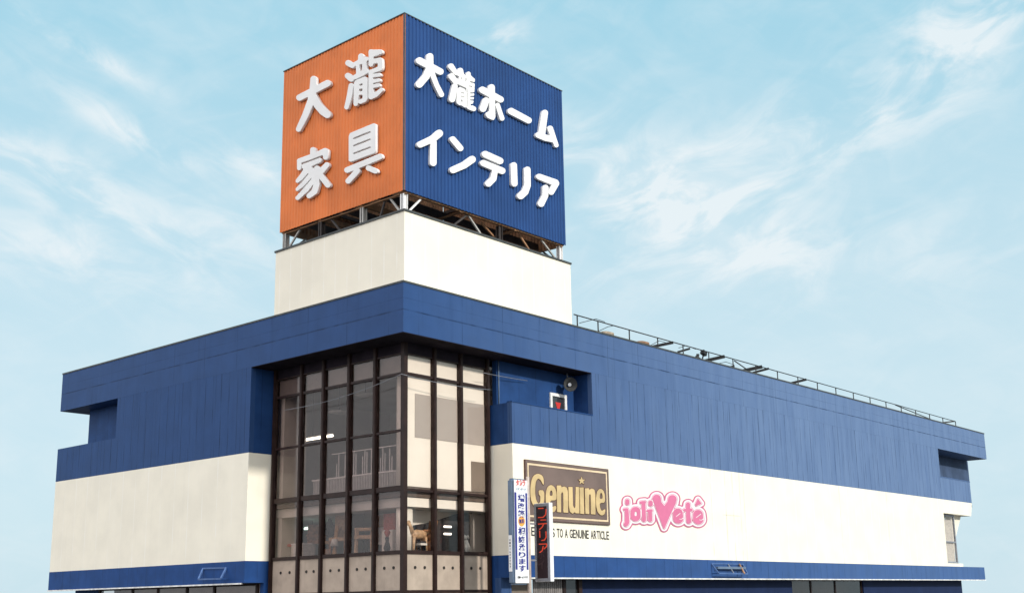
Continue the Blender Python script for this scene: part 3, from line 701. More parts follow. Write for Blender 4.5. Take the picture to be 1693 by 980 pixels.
goods('poster_stand', 'stand with red and yellow poster left of the corner column', 'poster stand', 629, 905, 3.2, [('board', 'whitec', [('b', -.03, .03, -.45, .45, .5, 2.0)]), ('poster', 'ochre', [('b', -.06, -.032, -.4, .4, 1.35, 1.95)]), ('leg', 'black', [('b', -.03, .03, -.4, -.34, 0, .5)]), ('leg', 'black', [('b', -.03, .03, .34, .4, 0, .5)])])
goods('cabinet', 'red topped white cabinet beside the corner column', 'cabinet', 648, 905, 3.0, [('body', 'whitec', [('b', -.3, .3, -.4, .4, 0, 1.15)]), ('hutch', 'pinkc', [('b', -.2, .3, -.4, .4, 1.153, 1.95)]), ('door', 'incol', [('b', -.33, -.303, -.37, -.02, .08, 1.1)]), ('door', 'incol', [('b', -.33, -.303, .02, .37, .08, 1.1)])])
goods('potted_plant', 'dark leafy plant in a pot among the brown chairs', 'plant', 544, 893, 3.3, [('pot', 'terr', [('t', [(0, 0, 0), (0, 0, .45)], [.18, .26])]), ('stem', 'wood', [('t', [(0, 0, .4), (.02, .03, 1.2)], [.04, .02])]), ('foliage', 'dark_fab', [('t', [(0, 0, 1.1), (-.1, .1, 1.5), (-.15, .3, 1.85)], [.12, .28, .05]), ('t', [(0, 0, 1.1), (.1, -.2, 1.45), (.1, -.4, 1.7)], [.12, .24, .04]), ('t', [(0, 0, 1.2), (0, 0, 1.6), (.05, 0, 2.05)], [.12, .25, .05])])])
goods('table_lamp', 'small brass lamp with cream shade beside the ochre chair', 'lamp', 553, 905, 2.2, [('base', 'ochre', [('t', [(0, 0, 0), (0, 0, .06), (0, 0, .55)], [.16, .14, .03])]), ('shade', 'whitec', [('t', [(0, 0, .5), (0, 0, .85)], [.24, .13])])])
goods('vase', 'tall dark vase in the fifth left bay', 'vase', 640, 910, 2.2, [('body', 'black', [('t', [(0, 0, 0), (0, 0, .25), (0, 0, .55), (0, 0, .75)], [.10, .18, .08, .11])]), ('flower', 'pinkc', [('t', [(0, 0, .75), (.05, .05, 1.0), (.1, .1, 1.15)], [.06, .16, .05])])])
goods('striped_stool', 'black and white stool in front of the toy horse', 'stool', 697, 909, 1.85, [('seat', 'whitec', [('b', -.22, .22, -.16, .16, .32, .42)]), ('cushion', 'dark_fab', [('b', -.18, .18, -.13, .13, .422, .52)]), ('leg', 'black', [('b', -.2, -.14, -.1, .1, 0, .32)]), ('leg', 'black', [('b', .14, .2, -.1, .1, 0, .32)])], True)
goods('toy_bear', 'brown toy bear sitting between horse and reflection panel', 'toy', 712, 905, 1.9, [('body', 'wood', [('t', [(0, 0, 0), (0, 0, .15), (0, 0, .45), (0, 0, .6)], [.18, .26, .22, .08])]), ('head', 'wood', [('t', [(0, 0, .55), (0, 0, .65), (0, 0, .85), (0, 0, .95)], [.08, .19, .19, .06])]), ('ear', 'woodl', [('t', [(-.15, 0, .88), (-.17, 0, 1.0)], .06)]), ('ear', 'woodl', [('t', [(.15, 0, .88), (.17, 0, 1.0)], .06)])], True)
b_ = onx(501, 912, 2.4); wb = thing('white_box', 'white box standing between pink chair and brown armchair', 'box', (b_.x, b_.y, 4.04))
MB().box(b_.x-.4, b_.x+.4, b_.y-.5, b_.y+.5, 4.04, 4.72).build('body', 'whitec', wb, .03); MB().box(b_.x-.42, b_.x+.42, b_.y-.52, b_.y+.52, 4.722, 4.79).build('lid', 'lampoff', wb, .02)
def figurine(px, py, Yp, s, mat, label, cat, horse=False):
    c = ony(px, py, Yp); c.z = 4.04
    t_ = thing('toy_horse' if horse else 'toy_dog', label, cat, c)
    if horse:
        m_ = MB().tube([c+Vector((-.35, 0, .62))*s, c+Vector((-.1, 0, .62))*s, c+Vector((.2, 0, .63))*s, c+Vector((.4, 0, .66))*s], [.10*s, .17*s, .16*s, .08*s], 12)
        m_.tube([c+Vector((-.30, 0, .66))*s, c+Vector((-.42, 0, .92))*s, c+Vector((-.50, 0, 1.04))*s], [.11*s, .085*s, .075*s], 10).tube([c+Vector((-.44, 0, 1.04))*s, c+Vector((-.70, 0, .93))*s], [.085*s, .045*s], 10)
    else:
        m_ = MB().tube([c+Vector((.1, 0, .12))*s, c+Vector((0, 0, .35))*s, c+Vector((-.08, 0, .62))*s], [.2*s, .17*s, .11*s], 12)
        m_.tube([c+Vector((-.02, 0, .75))*s, c+Vector((-.12, 0, .76))*s, c+Vector((-.33, 0, .68))*s], [.10*s, .12*s, .05*s], 10).tube([c+Vector((.0, .08, .85))*s, c+Vector((.05, .12, .7))*s], .035*s, 6).tube([c+Vector((.0, -.08, .85))*s, c+Vector((.05, -.12, .7))*s], .035*s, 6)
    m_.build('body', mat, t_)
    lg = ((-.28, -.1), (-.28, .1), (.28, -.1), (.28, .1)) if horse else ((-.12, -.09), (-.12, .09))
    for i, j in lg: MB().tube([c+Vector((i, j, .55 if horse else .42))*s, c+Vector((i*1.15, j, .02))*s], [.06*s, .04*s], 8).build('leg', mat, t_)
figurine(691, 905, 2.0, 1.35, 'woodl', 'pale toy horse standing beside the white corner column', 'toy', True)
figurine(771, 905, 1.95, 1.05, 'whitec', 'small white seated dog ornament at the right pane', 'ornament')
# ================================================================== rooftop sign
SX0, SX1, SY0, SY1, SZ0, SZ1 = .975, 13.755, 1.022, 10.895, 21.545, 31.02
sign = thing('rooftop_sign', 'huge box sign with orange and blue corrugated faces on steel frame', 'rooftop sign', (7.3, 6, ZP))
def corrugated(name, mat, axis, a0, a1, p, out, pitch, depth):
    """upright ribbed sheet along `axis` in the plane p, ribs standing towards `out`"""
    prof = []; n = round((a1-a0)/pitch); pt = (a1-a0)/n
    for k in range(n):
        a = a0+k*pt; prof += [(a, 0), (a+pt*.30, 0), (a+pt*.45, 1), (a+pt*.85, 1)]
    prof.append((a1, 0)); q = [(a, p+out*depth*h_) for a, h_ in prof]; q2 = [(a, b-out*.03) for a, b in q]
    N = len(q); pts = q+q2; V = []
    for z in (SZ0, SZ1):
        for a, b in pts: V.append((a, b, z) if axis == 'x' else (b, a, z))
    F = []
    for i in range(N-1):
        F += [(i, i+1, i+1+2*N, i+2*N), (N+i, N+i+2*N, N+i+1+2*N, N+i+1), (i, N+i, N+i+1, i+1), (i+2*N, i+1+2*N, N+i+1+2*N, N+i+2*N)]
    F += [(0, 2*N, 3*N, N), (N-1, 2*N-1, 4*N-1, 3*N-1)]
    return MB().add(V, F).build(name, mat, sign)
op = corrugated('orange_panel', 'orange', 'y', SY0, SY1, SX0+.05, -1, .247, .03)
bp = corrugated('blue_panel', 'signblue', 'x', SX0, SX1, SY0+.05, -1, .255, .055)
corrugated('rear_panel', 'rust', 'x', SX0+.1, SX1-.1, SY1-.05, 1, .255, .06)
corrugated('rear_panel', 'rust', 'y', SY0+.1, SY1-.1, SX1-.05, 1, .247, .06)
MB().box(SX0-.02, SX1+.02, SY0-.02, SY0+.06, SZ1, SZ1+.05).box(SX0-.02, SX0+.06, SY0+.06, SY1, SZ1, SZ1+.05).build('top_trim', 'trim', sign)
MB().box(SX0-.01, SX0+.05, SY0-.015, SY0+.05, SZ0, SZ1-.001).build('corner_trim', 'trim', sign)
fm = MB()
for y in (SY0+.22, 4.3, 7.6, SY1-.22): fm.box(SX0+.12, SX1-.12, y-.10, y+.10, SZ0-.06, SZ0+.22)
for x in (SX0+.24, 5.2, 9.5, SX1-.24): fm.box(x-.09, x+.09, SY0+.13, SY1-.13, SZ0-.10, SZ0-.062)
fm.build('base_frame', 'rust', sign)
fm = MB()
for y in (3.0, 5.9, 9.2): fm.box(SX0+.15, SX1-.15, y-.05, y+.05, SZ0+.05, SZ0+.45)
for z in (23.4, 25.6, 28): fm.box(SX0+.14, SX1-.14, SY1-.25, SY1-.13, z, z+.2).box(SX1-.25, SX1-.13, SY0+.2, SY1-.3, z, z+.2)
fm.build('girder', 'steel_dark', sign)
for x, y, mt in ((SX0+.28, SY0+.28, 'letter'), (SX1-.28, SY0+.28, 'letter'), (SX0+.28, SY1-.28, 'steel_grey'), (SX1-.28, SY1-.28, 'steel_grey'), (SX0+.28, 4.3, 'steel_grey'), (8.3, SY0+.28, 'steel_dark'), (SX0+.28, 7.6, 'steel_dark')):
    MB().box(x-.14, x+.14, y-.03, y+.03, ZP, SZ0-.10).box(x-.14, x-.11, y-.13, y+.13, ZP, SZ0-.10).box(x+.11, x+.14, y-.13, y+.13, ZP, SZ0-.10).build('post', mt, sign)
za, zb = ZP+.03, SZ0-.06
for a, b, mt in (((SX0+.28, SY0+.5, za), (SX0+.28, 2.3, zb), 'steel_grey'), ((SX0+.5, SY0+.28, za), (2.4, SY0+.28, zb), 'letter'), ((SX1-.5, SY0+.28, za), (SX1-1.9, SY0+.28, zb), 'steel_grey'),
                 ((SX1-.28, SY0+.5, za), (SX1-.28, 2.6, zb), 'steel_dark'), ((SX0+.28, SY1-.45, za), (SX0+.28, SY1-1.5, zb), 'steel_grey'), ((SX0+.5, SY1-.28, za), (2.6, SY1-.28, zb), 'steel_grey'),
                 ((SX0+.3, 3.1, za), (SX0+.3, 2.7, zb), 'steel_dark'), ((SX0+.3, 6.0, za), (SX0+.3, 6.9, zb), 'steel_dark'), ((4.6, SY0+.3, za), (5.8, SY0+.3, zb), 'steel_dark'), ((7.0, SY0+.3, za), (5.9, SY0+.3, zb), 'steel_grey'),
                 ((8.9, SY0+.6, za), (7.2, SY0+.6, zb), 'rust'), ((11.3, SY0+.5, za), (10.2, SY0+.5, zb), 'rust'), ((1.5, 8.4, za), (5.4, 8.6, zb), 'steel_dark'), ((1.5, 5.4, za), (6.5, 5.5, zb), 'steel_dark'), ((9.5, 2.0, za), (12.2, 7.0, zb), 'steel_dark')):
    MB().bar(a, b, .09, .09).build('brace', mt, sign)
# ---- raised characters
ORC = [
 (480, 110, 8.1625, [('s', [(120, 422, 44), (500, 228, 46)]), ('s', [(312, 172, 44), (305, 320, 48), (275, 470, 48), (200, 660, 44), (108, 848, 36)]), ('s', [(312, 400, 42), (365, 520, 54), (440, 605, 56), (495, 648, 52)])]),
 (560, 70, 8.1625, [('s', [(125, 282, 40), (180, 312, 40)]), ('s', [(122, 455, 42), (165, 492, 44)]), ('s', [(165, 585, 34), (138, 745, 36), (103, 880, 30)]),
   ('s', [(300, 192, 40), (298, 260, 40)]), ('s', [(235, 290, 34), (368, 226, 32)]), ('s', [(252, 300, 24), (262, 420, 30)]), ('s', [(345, 270, 30), (345, 400, 34)]), ('s', [(222, 470, 34), (370, 390, 36)]),
   ('s', [(238, 560, 36), (236, 700, 36), (226, 834, 30)]), ('s', [(354, 505, 34), (352, 760, 34)]), ('s', [(245, 545, 36), (352, 500, 36)]), ('s', [(250, 618, 22), (350, 596, 22)]), ('s', [(250, 695, 24), (350, 675, 24)]), ('s', [(290, 805, 30), (345, 778, 32)]),
   ('s', [(432, 128, 32), (432, 300, 32)]), ('s', [(450, 135, 36), (470, 135, 34), (560, 132, 34)]), ('s', [(440, 175, 30), (520, 155, 26)]), ('s', [(440, 265, 32), (555, 240, 34)]), ('s', [(558, 245, 34), (560, 335, 36)]), ('s', [(430, 400, 28), (555, 355, 34)]),
   ('s', [(430, 400, 30), (428, 740, 30)]), ('s', [(440, 455, 24), (545, 440, 26)]), ('s', [(440, 530, 26), (540, 512, 26)]), ('s', [(440, 598, 26), (535, 580, 26)]), ('s', [(432, 738, 36), (500, 708, 34), (575, 640, 26)]), ('s', [(440, 640, 26), (450, 700, 30)])]),
 (480, 235, 9.8, [('s', [(365, 128, 48), (365, 210, 48)]), ('s', [(145, 305, 42), (400, 215, 44), (560, 145, 50)]), ('s', [(142, 320, 36), (138, 425, 34)]), ('s', [(575, 150, 46), (568, 245, 44)]), ('s', [(225, 395, 46), (460, 292, 46)]),
   ('s', [(275, 420, 44), (200, 540, 46), (118, 630, 36)]), ('s', [(330, 500, 46), (230, 665, 46), (118, 765, 36)]), ('s', [(390, 590, 40), (250, 770, 44), (115, 905, 36)]), ('s', [(300, 440, 60), (395, 550, 64), (422, 690, 48), (390, 800, 50), (300, 872, 42)]),
   ('s', [(430, 430, 50), (400, 520, 50)]), ('s', [(588, 370, 44), (500, 470, 50), (440, 510, 50)]), ('s', [(490, 550, 46), (605, 695, 46)]), ('cs', [(185, 352, 8), (510, 228, 11)]), ('cs', [(288, 512, 7), (190, 625, 8), (110, 680, 9)]), ('cs', [(330, 602, 6), (215, 730, 8), (110, 808, 9)])]),
 (560, 195, 8.1625, [('p', [(132, 250), (150, 205), (470, 72), (502, 85), (502, 450), (488, 474), (160, 596), (132, 580)]), ('cs', [(198, 280, 9), (422, 190, 9)]), ('cs', [(198, 378, 9), (422, 290, 9)]), ('cs', [(198, 482, 9), (422, 398, 9)]),
   ('s', [(112, 704, 40), (555, 522, 40)]), ('s', [(248, 718, 38), (125, 852, 38)]), ('s', [(400, 678, 38), (495, 718, 36)])]),
]
BLC = [
 (680, 80, 8.1667, [('s', [(115, 170, 48), (395, 316, 45)]), ('s', [(255, 112, 46), (255, 260, 48), (205, 380, 48), (112, 488, 48)]), ('s', [(280, 330, 36), (345, 500, 34), (410, 626, 36)])]),
 (680, 80, 8.1667, [('s', [(540, 245, 40), (605, 335, 30)]), ('s', [(545, 380, 42), (605, 455, 36)]), ('s', [(592, 515, 38), (555, 690, 42)]), ('s', [(665, 302, 38), (680, 370, 38)]), ('s', [(632, 335, 34), (735, 400, 30)]), ('s', [(600, 435, 34), (752, 512, 28)]), ('p', [(650, 360), (735, 400), (740, 490), (640, 440)]), ('cs', [(683, 395, 5), (686, 425, 5)]), ('cs', [(742, 410, 7), (740, 445, 6)]),
   ('p', chaikin([(628, 510), (752, 560), (748, 805), (715, 800), (680, 770), (655, 775), (615, 745), (612, 700)])), ('cs', [(682, 705, 9), (688, 722, 7)]), ('cs', [(670, 595, 4), (718, 610, 4)]), ('cs', [(670, 648, 4), (718, 662, 4)]),
   ('s', [(775, 345, 30), (778, 790, 32)]), ('s', [(790, 395, 32), (832, 430, 30)]), ('p', chaikin([(770, 360), (845, 400), (860, 445), (855, 590), (840, 760), (770, 800)])), ('s', [(795, 795, 38), (845, 818, 34)]),
   ('cs', [(800, 452, 7), (860, 470, 7)]), ('cs', [(785, 512, 5), (822, 520, 5)]), ('cs', [(800, 605, 6), (870, 602, 7)]), ('cs', [(800, 652, 6), (870, 652, 8)]), ('cs', [(800, 698, 6), (870, 702, 9)]), ('cs', [(812, 764, 10), (825, 762, 8)]), ('cs', [(757, 560, 4), (757, 790, 4)])]),
 (780, 130, 8.1667, [('s', [(148, 155, 46), (392, 284, 44)]), ('s', [(270, 122, 45), (278, 300, 36), (280, 505, 42)]), ('p', [(240, 300), (318, 300), (322, 520), (300, 562), (275, 560), (210, 530), (192, 500), (190, 475), (205, 455), (240, 440)]), ('s', [(195, 302, 46), (155, 408, 46)]), ('s', [(352, 358, 30), (412, 540, 32)])]),
 (780, 130, 8.1667, [('s', [(535, 442, 46), (770, 566, 43)])]),
 (780, 130, 8.1667, [('s', [(990, 464, 42), (950, 740, 46)]), ('s', [(902, 764, 40), (1000, 800, 44), (1105, 825, 40)]), ('s', [(1062, 674, 38), (1145, 902, 30)])]),
 (680, 205, 10.89, [('s', [(165, 372, 58), (400, 265, 64), (508, 172, 68)]), ('s', [(405, 330, 56), (400, 702, 60)])]),
 (680, 205, 10.89, [('s', [(752, 278, 55), (888, 438, 55)]), ('s', [(758, 828, 62), (960, 740, 64), (1100, 640, 66)])]),
 (785, 235, 8.91, [('s', [(158, 180, 50), (375, 278, 50)]), ('s', [(130, 310, 48), (405, 424, 50)]), ('s', [(300, 430, 42), (278, 540, 46), (206, 612, 48)])]),
 (785, 235, 8.91, [('s', [(578, 342, 46), (588, 612, 46)]), ('s', [(778, 408, 47), (780, 640, 48), (745, 735, 50), (680, 792, 52)])]),
 (785, 235, 8.91, [('s', [(952, 510, 44), (1190, 598, 50)]), ('s', [(1198, 610, 48), (1130, 738, 42)]), ('s', [(1045, 672, 44), (1042, 790, 44), (982, 908, 48)])]),
]
for ox, oy, s, it in ORC: solid_from_loops('character', sdf_contours(zoomed(ox, oy, s, it)), '-x', SX0-.165, .165, .018, 'letter', op)
for ox, oy, s, it in BLC: solid_from_loops('character', sdf_contours(zoomed(ox, oy, s, it)), '-y', SY0-.165, .165, .018, 'letter', bp)
# ================================================================== roof railing and gear
rl = thing('roof_railing', 'thin dark railing along the roof edge right of the penthouse', 'railing', (42, .8, ZT+.05))
MB().tube([(14.0, .8, 17.47), (40, .8, 17.38), (71.1, .8, 17.25)], .034, 6).build('rail', 'black', rl)
MB().tube([(71.1, .8, 17.25), (71.1, 3.2, 17.25)], .028, 6).build('rail', 'black', rl)
for a, b in (((1480, 669), (1554, 699)), ((1214, 596), (1237, 612))):
    A, B = ony(*a, .95), ony(*b, .95); MB().tube([A, B], .04, 6).build('stay', 'black', rl)
for a, b, c_ in (((958, 534), (985, 527), (1000, 532)), ((988, 548), (1005, 540), (1016, 538)), ((1075, 571), (1090, 563), (1100, 566)), ((1122, 575), (1135, 571), (1150, 577)), ((1182, 602), (1200, 598), (1214, 603)), ((1330, 638), (1340, 643), (1349, 645))):
    MB().tube([ony(*a, 1.4), ony(*b, 1.4), ony(*c_, 1.4)], .02, 5).build('wire', 'black', rl)
xs_ = [14.3, 16.25, 19.35, 22.35]+[25.2+3.06*k for k in range(15)]+[71.1]
for x in xs_: MB().tube([(x, .8, ZT+.05), (x, .8, 17.47-(x-14)*.00385)], .042, 6).build('post', 'black', rl)
bars = [((1074, 574), (1113, 566), .16, 'beside the fourth railing post'), ((1120, 582), (1141, 576), .12, 'short one just left of the floodlight'), ((1163, 597), (1198, 589), .20, 'thick one at the floodlight'), ((1177, 601), (1214, 605), .12, 'thin one right of the floodlight'), ((1223, 614), (1260, 606), .22, 'thickest of the row near the middle'), ((1237, 618), (1271, 609), .14, 'thin one behind the thickest beam'), ((1301, 635), (1333, 627), .16, 'lone one beyond the middle of the roof'), ((1553, 699), (1578, 696), .12, 'last one at the far end of the railing')]
for k, (a, b, th, lab) in enumerate(bars):
    z = 17.2; da, db = ray(*a), ray(*b)
    B = ony(*b, .9); y1 = None
    # the beam runs level back from the railing over the roof
    Lz = B.z; t_ = (Lz-.18-CAM[2])/da[2]; A = Vector(CAM+da*t_)
    if A.y < 1.2 or A.y > 12: A = Vector((B.x+.2, 5.0, Lz-.1))
    bm_ = thing('roof_beam', 'dark steel beam over the roof edge, '+lab, 'steel beam', (B.x, B.y, ZT+.05), 'steel beams above the roof edge')
    MB().bar(B, A, th*.7, th).build('beam', 'black', bm_)
    MB().bar((A.x, A.y, ZT+.05), (A.x, A.y, A.z), .08).build('leg', 'steel_dark', bm_)
def vent(px, py, r, mat, label):
    c = ony(px, py, 2.2); t_ = thing('roof_vent', label, 'roof vent', (c.x, c.y, ZT+.05), 'low vents on the roof edge')
    MB().tube([(c.x, c.y, ZT+.05), (c.x, c.y, c.z-.2)], r*.6, 16).build('stem', 'tan', t_)
    MB().tube([(c.x, c.y, c.z-.22), (c.x, c.y, c.z-.05), (c.x, c.y, c.z+.05)], [r, r, r*.5], 20).build('cowl', mat, t_)
vent(1000, 550, .55, 'tan', 'low tan vent near the penthouse'); vent(1059, 566, .55, 'terr', 'low reddish brown vent farther from the penthouse')
fl = thing('floodlight', 'small black floodlight clamped to the roof railing', 'floodlight', (28.2, .8, ZT+.05))
c = ony(1163, 583, .8)
MB().prism([(c.x-.25, c.z-.08), (c.x+.20, c.z-.22), (c.x+.30, c.z+.05), (c.x-.12, c.z+.20)], 'y', .66, .94).build('housing', 'black', fl, .03)
MB().tube([(c.x, .8, c.z-.1), (c.x-.2, .8, c.z-.5), (c.x-.6, .8, c.z-.42), (c.x-.95, .8, c.z-.38)], .05, 8).build('arm', 'black', fl)
MB().tube([(c.x-.2, .8, c.z-.5), (c.x-.15, .8, ZT+.05)], .05, 8).tube([(c.x-.7, .8, c.z-.2), (c.x-.75, .8, c.z-.65)], [.11, .06], 8).build('bracket', 'black', fl)
# ================================================================== horn loudspeaker in the recess
sp = thing('loudspeaker', 'grey horn loudspeaker hanging in the dark roof recess', 'loudspeaker', (13.2, .9, 13.0))
c = ony(943, 635, .55); dr = Vector((-.55, -.80, -.05)).normalized()
MB().tube([c-dr*.62, c-dr*.40, c-dr*.18, c, c+dr*.02], [.07, .10, .22, .40, .40], 28, False).tube([c+dr*.02, c-dr*.17, c-dr*.38], [.385, .205, .08], 28, False).build('horn', 'rain', sp)
MB().tube([c-dr*.35, c-dr*.12], [.07, .10], 14).build('driver', 'alu', sp)
MB().bar(c-dr*.5, (c.x+.3, c.y+.45, ZF-.02), .06).build('bracket', 'alu', sp)
# ================================================================== tilted bracket frames on the blue band
def bframe(face, top, bot, label, rich):
    if face == '-x':
        ta, tb = onx(*top[0], -.03), onx(*top[1], -.03); ba, bb = onx(*bot[0], -.03-.42), onx(*bot[1], -.03-.42)
    else:
        ta, tb = ony(*top[0], -.03), ony(*top[1], -.03); ba, bb = ony(*bot[0], -.03-.45), ony(*bot[1], -.03-.45)
    t_ = thing('bracket_frame', label, 'bracket', (ta+tb)/2, 'tilted frames on the blue band')
    MB().bar(ta, tb, .08).bar(ba, bb, .08).bar(ta, ba, .08).bar(tb, bb, .08).build('frame', 'frame_blue', t_)
    inn = Vector((.40, 0, 0)) if face == '-x' else Vector((0, .43, 0))
    MB().bar(ba, ba+inn, .05).bar(bb, bb+inn, .05).build('stay', 'niche_blue', t_)
    if rich:
        m1, m2 = ta.lerp(tb, .52), ba.lerp(bb, .52); MB().bar(m1, m2, .06).build('cross_bar', 'alu', t_)
        MB().bar(ta.lerp(ba, .42)+Vector((.3, 0, 0)), tb.lerp(bb, .40), .20, .14).build('lamp_tray', 'slate', t_)
        m1, m2 = ta.lerp(tb, .86), ba.lerp(bb, .86); rs = MB().bar(m1+Vector((0, -.06, 0)), m2+Vector((0, -.06, 0)), .09).build('cross_bar', 'terr', t_); rs['label'] = 'rusty orange cross bar'
bframe('-x', ((336, 939), (374, 938)), ((328, 957), (365, 956)), 'empty blue tilted frame on the left blue band', False)
bframe('-y', ((1176, 931), (1228, 932)), ((1188, 947), (1236, 948)), 'tilted grey blue frame with rusty bar on right band', True)
# ================================================================== signs on the right wall
G = thing('billboard', 'brown framed billboard with gold lettering on the white wall', 'billboard', (12, 0, 5.6))
gx0, gx1 = 8.46, 15.57; gz0, gz1 = 5.66, 8.74
box('panel', 'gdark', G, gx0, gx1, -.10, -.002, gz0, gz1)
def rect_ring(a, wd, y): 
    return MB().box(gx0+a, gx1-a, y, -.099, gz1-a-wd, gz1-a).box(gx0+a, gx1-a, y, -.099, gz0+a, gz0+a+wd).box(gx0+a, gx0+a+wd, y, -.099, gz0+a+wd, gz1-a-wd).box(gx1-a-wd, gx1-a, y, -.099, gz0+a+wd, gz1-a-wd)
rect_ring(.03, .12, -.105).build('frame', 'gbrown', G)
rect_ring(.17, .10, -.107).build('border', 'gcream', G)
box('field', 'gbrown', G, gx0+.29, gx1-.29, -.106, -.099, gz0+.29, gz1-.29)
GEN = [
 [('p', chaikin([(240, 322), (238, 245), (215, 205), (165, 190), (118, 218), (95, 280), (85, 360), (85, 440), (95, 510), (120, 562), (165, 580), (205, 566), (245, 530), (246, 385), (180, 380), (182, 440), (200, 445), (200, 520), (178, 540), (152, 500), (140, 430), (140, 340), (150, 275), (175, 245), (205, 268), (228, 315)]))],
 [('p', chaikin([(385, 500), (388, 430), (370, 352), (325, 318), (282, 345), (262, 420), (262, 520), (280, 600), (325, 642), (365, 634), (386, 590), (378, 560), (340, 578), (318, 552), (312, 502)])), ('cp', chaikin([(308, 446), (310, 400), (325, 382), (340, 402), (342, 448)]))],
 [('p', [(390, 328), (440, 328), (445, 352), (475, 338), (505, 352), (518, 400), (522, 645), (467, 640), (465, 425), (452, 402), (440, 425), (440, 640), (395, 635)])],
 [('p', [(525, 345), (572, 345), (578, 560), (590, 588), (605, 588), (610, 345), (648, 345), (652, 652), (606, 650), (600, 635), (572, 657), (542, 632), (530, 570)])],
 [('p', [(655, 352), (700, 350), (708, 660), (662, 655)])],
 [('p', [(715, 362), (762, 360), (765, 380), (795, 362), (825, 376), (836, 430), (838, 665), (786, 660), (783, 445), (772, 425), (763, 445), (765, 660), (722, 655)])],
 [('p', chaikin([(948, 530), (946, 440), (930, 385), (895, 363), (860, 390), (845, 460), (845, 560), (862, 640), (905, 680), (945, 662), (954, 600), (935, 608), (910, 625), (892, 590), (885, 530)])), ('cp', chaikin([(885, 482), (890, 425), (905, 410), (920, 440), (922, 484)]))],
]
star = [(678+(42 if k % 2 == 0 else 17)*math.sin(math.pi*k/5), 276-(42 if k % 2 == 0 else 17)*1.15*math.cos(math.pi*k/5)) for k in range(10)]
for it in GEN:
    z_ = zoomed(865, 755, 7, it)
    lo = solid_from_loops('letter', sdf_contours(z_), '-y', -.155, .03, .006, 'gold', G)
    solid_from_loops('letter_edge', sdf_contours(z_, .75), '-y', -.125, .025, 0, 'gdark', lo)
z_ = zoomed(865, 755, 7, [('p', star)])
lo = solid_from_loops('star', sdf_contours(z_), '-y', -.155, .03, .006, 'gold', G)
solid_from_loops('letter_edge', sdf_contours(z_, .6), '-y', -.125, .025, 0, 'gdark', lo)
tx0, tx1 = ony(912, 880, -.01)[0], ony(1007, 880, -.01)[0]
tl = thing('wall_lettering', 'black capital lettering painted below the brown billboard', 'lettering', (12, 0, 4.93))
xx = tx0; tot = sum(.55 if c_ == ' ' else .35 if c_ == 'I' else 1 for c_ in 'S TO A GENUINE ARTICLE'); un = (tx1-tx0)/tot
for c_ in 'S TO A GENUINE ARTICLE':
    cwid = un*(.55 if c_ == ' ' else .35 if c_ == 'I' else 1)
    if c_ != ' ': glyphs('character', [(c_, xx+un*.08, 4.88, cwid-un*.13, .45)], '-y', -.002, 'inkp', tl, .011)
    xx += cwid
glyphs('character', [('E', ony(878.5, 880, -.01)[0], 4.90, .24, .45)], '-y', -.002, 'inkp', tl, .011)
J = thing('logo_sign', 'pink bubble lettered logo with big heart on white wall', 'logo sign', (21, 0, 5.5))
JOL = [
 [('s', [(190, 300, 30), (190, 338, 32)]), ('s', [(140, 452, 18), (180, 452, 22)]), ('s', [(178, 470, 30), (185, 600, 32), (186, 680, 36), (165, 722, 34)])],
 [('s', [(338, 492, 84), (338, 575, 84)]), ('cs', [(340, 512, 24), (340, 548, 26)])],
 [('s', [(480, 335, 30), (490, 640, 32)]), ('s', [(440, 328, 22), (500, 322, 22)])],
 [('s', [(610, 330, 34), (610, 360, 34)]), ('s', [(598, 482, 30), (602, 638, 32)]), ('s', [(552, 480, 18), (620, 472, 22)])],
 [('s', [(718, 258, 70), (850, 785, 8)]), ('s', [(1000, 268, 72), (850, 785, 8)]), ('p', [(655, 290), (850, 780), (1062, 330), (950, 270), (858, 395), (770, 290)])],
 [('s', [(1100, 520, 82), (1106, 612, 88)]), ('cs', [(1070, 578, 11), (1142, 520, 12)]), ('cs', [(1130, 622, 12), (1160, 628, 10), (1200, 606, 14)])],
 [('s', [(1282, 362, 32), (1285, 560, 32), (1296, 665, 38)]), ('s', [(1222, 465, 22), (1335, 462, 24)])],
 [('s', [(1462, 545, 82), (1468, 628, 88)]), ('cs', [(1432, 598, 11), (1515, 532, 12)]), ('cs', [(1490, 636, 12), (1522, 644, 10), (1565, 620, 14)]), ('p', [(1460, 268), (1520, 345), (1425, 388), (1418, 362)])],
]
allj = [zoomed(1020, 800, 10.89, it) for it in JOL]
solidj = [q for it in allj for q in it if not q[0].startswith('c')]
bk = solid_from_loops('outline', sdf_contours(solidj, 6.8), '-y', -.03, .028, 0, 'pinkd', J)
solid_from_loops('border', sdf_contours(solidj, 4.7), '-y', -.045, .02, 0, 'pinkl', J)
solid_from_loops('edge_line', sdf_contours(solidj, 1.9), '-y', -.052, .02, 0, 'pinkd', J)
solid_from_loops('inner_border', sdf_contours(solidj, 1.25), '-y', -.058, .02, 0, 'pinkl', J)
for it in allj: solid_from_loops('letter', sdf_contours(it, .45), '-y', -.075, .03, .006, 'pink', J)
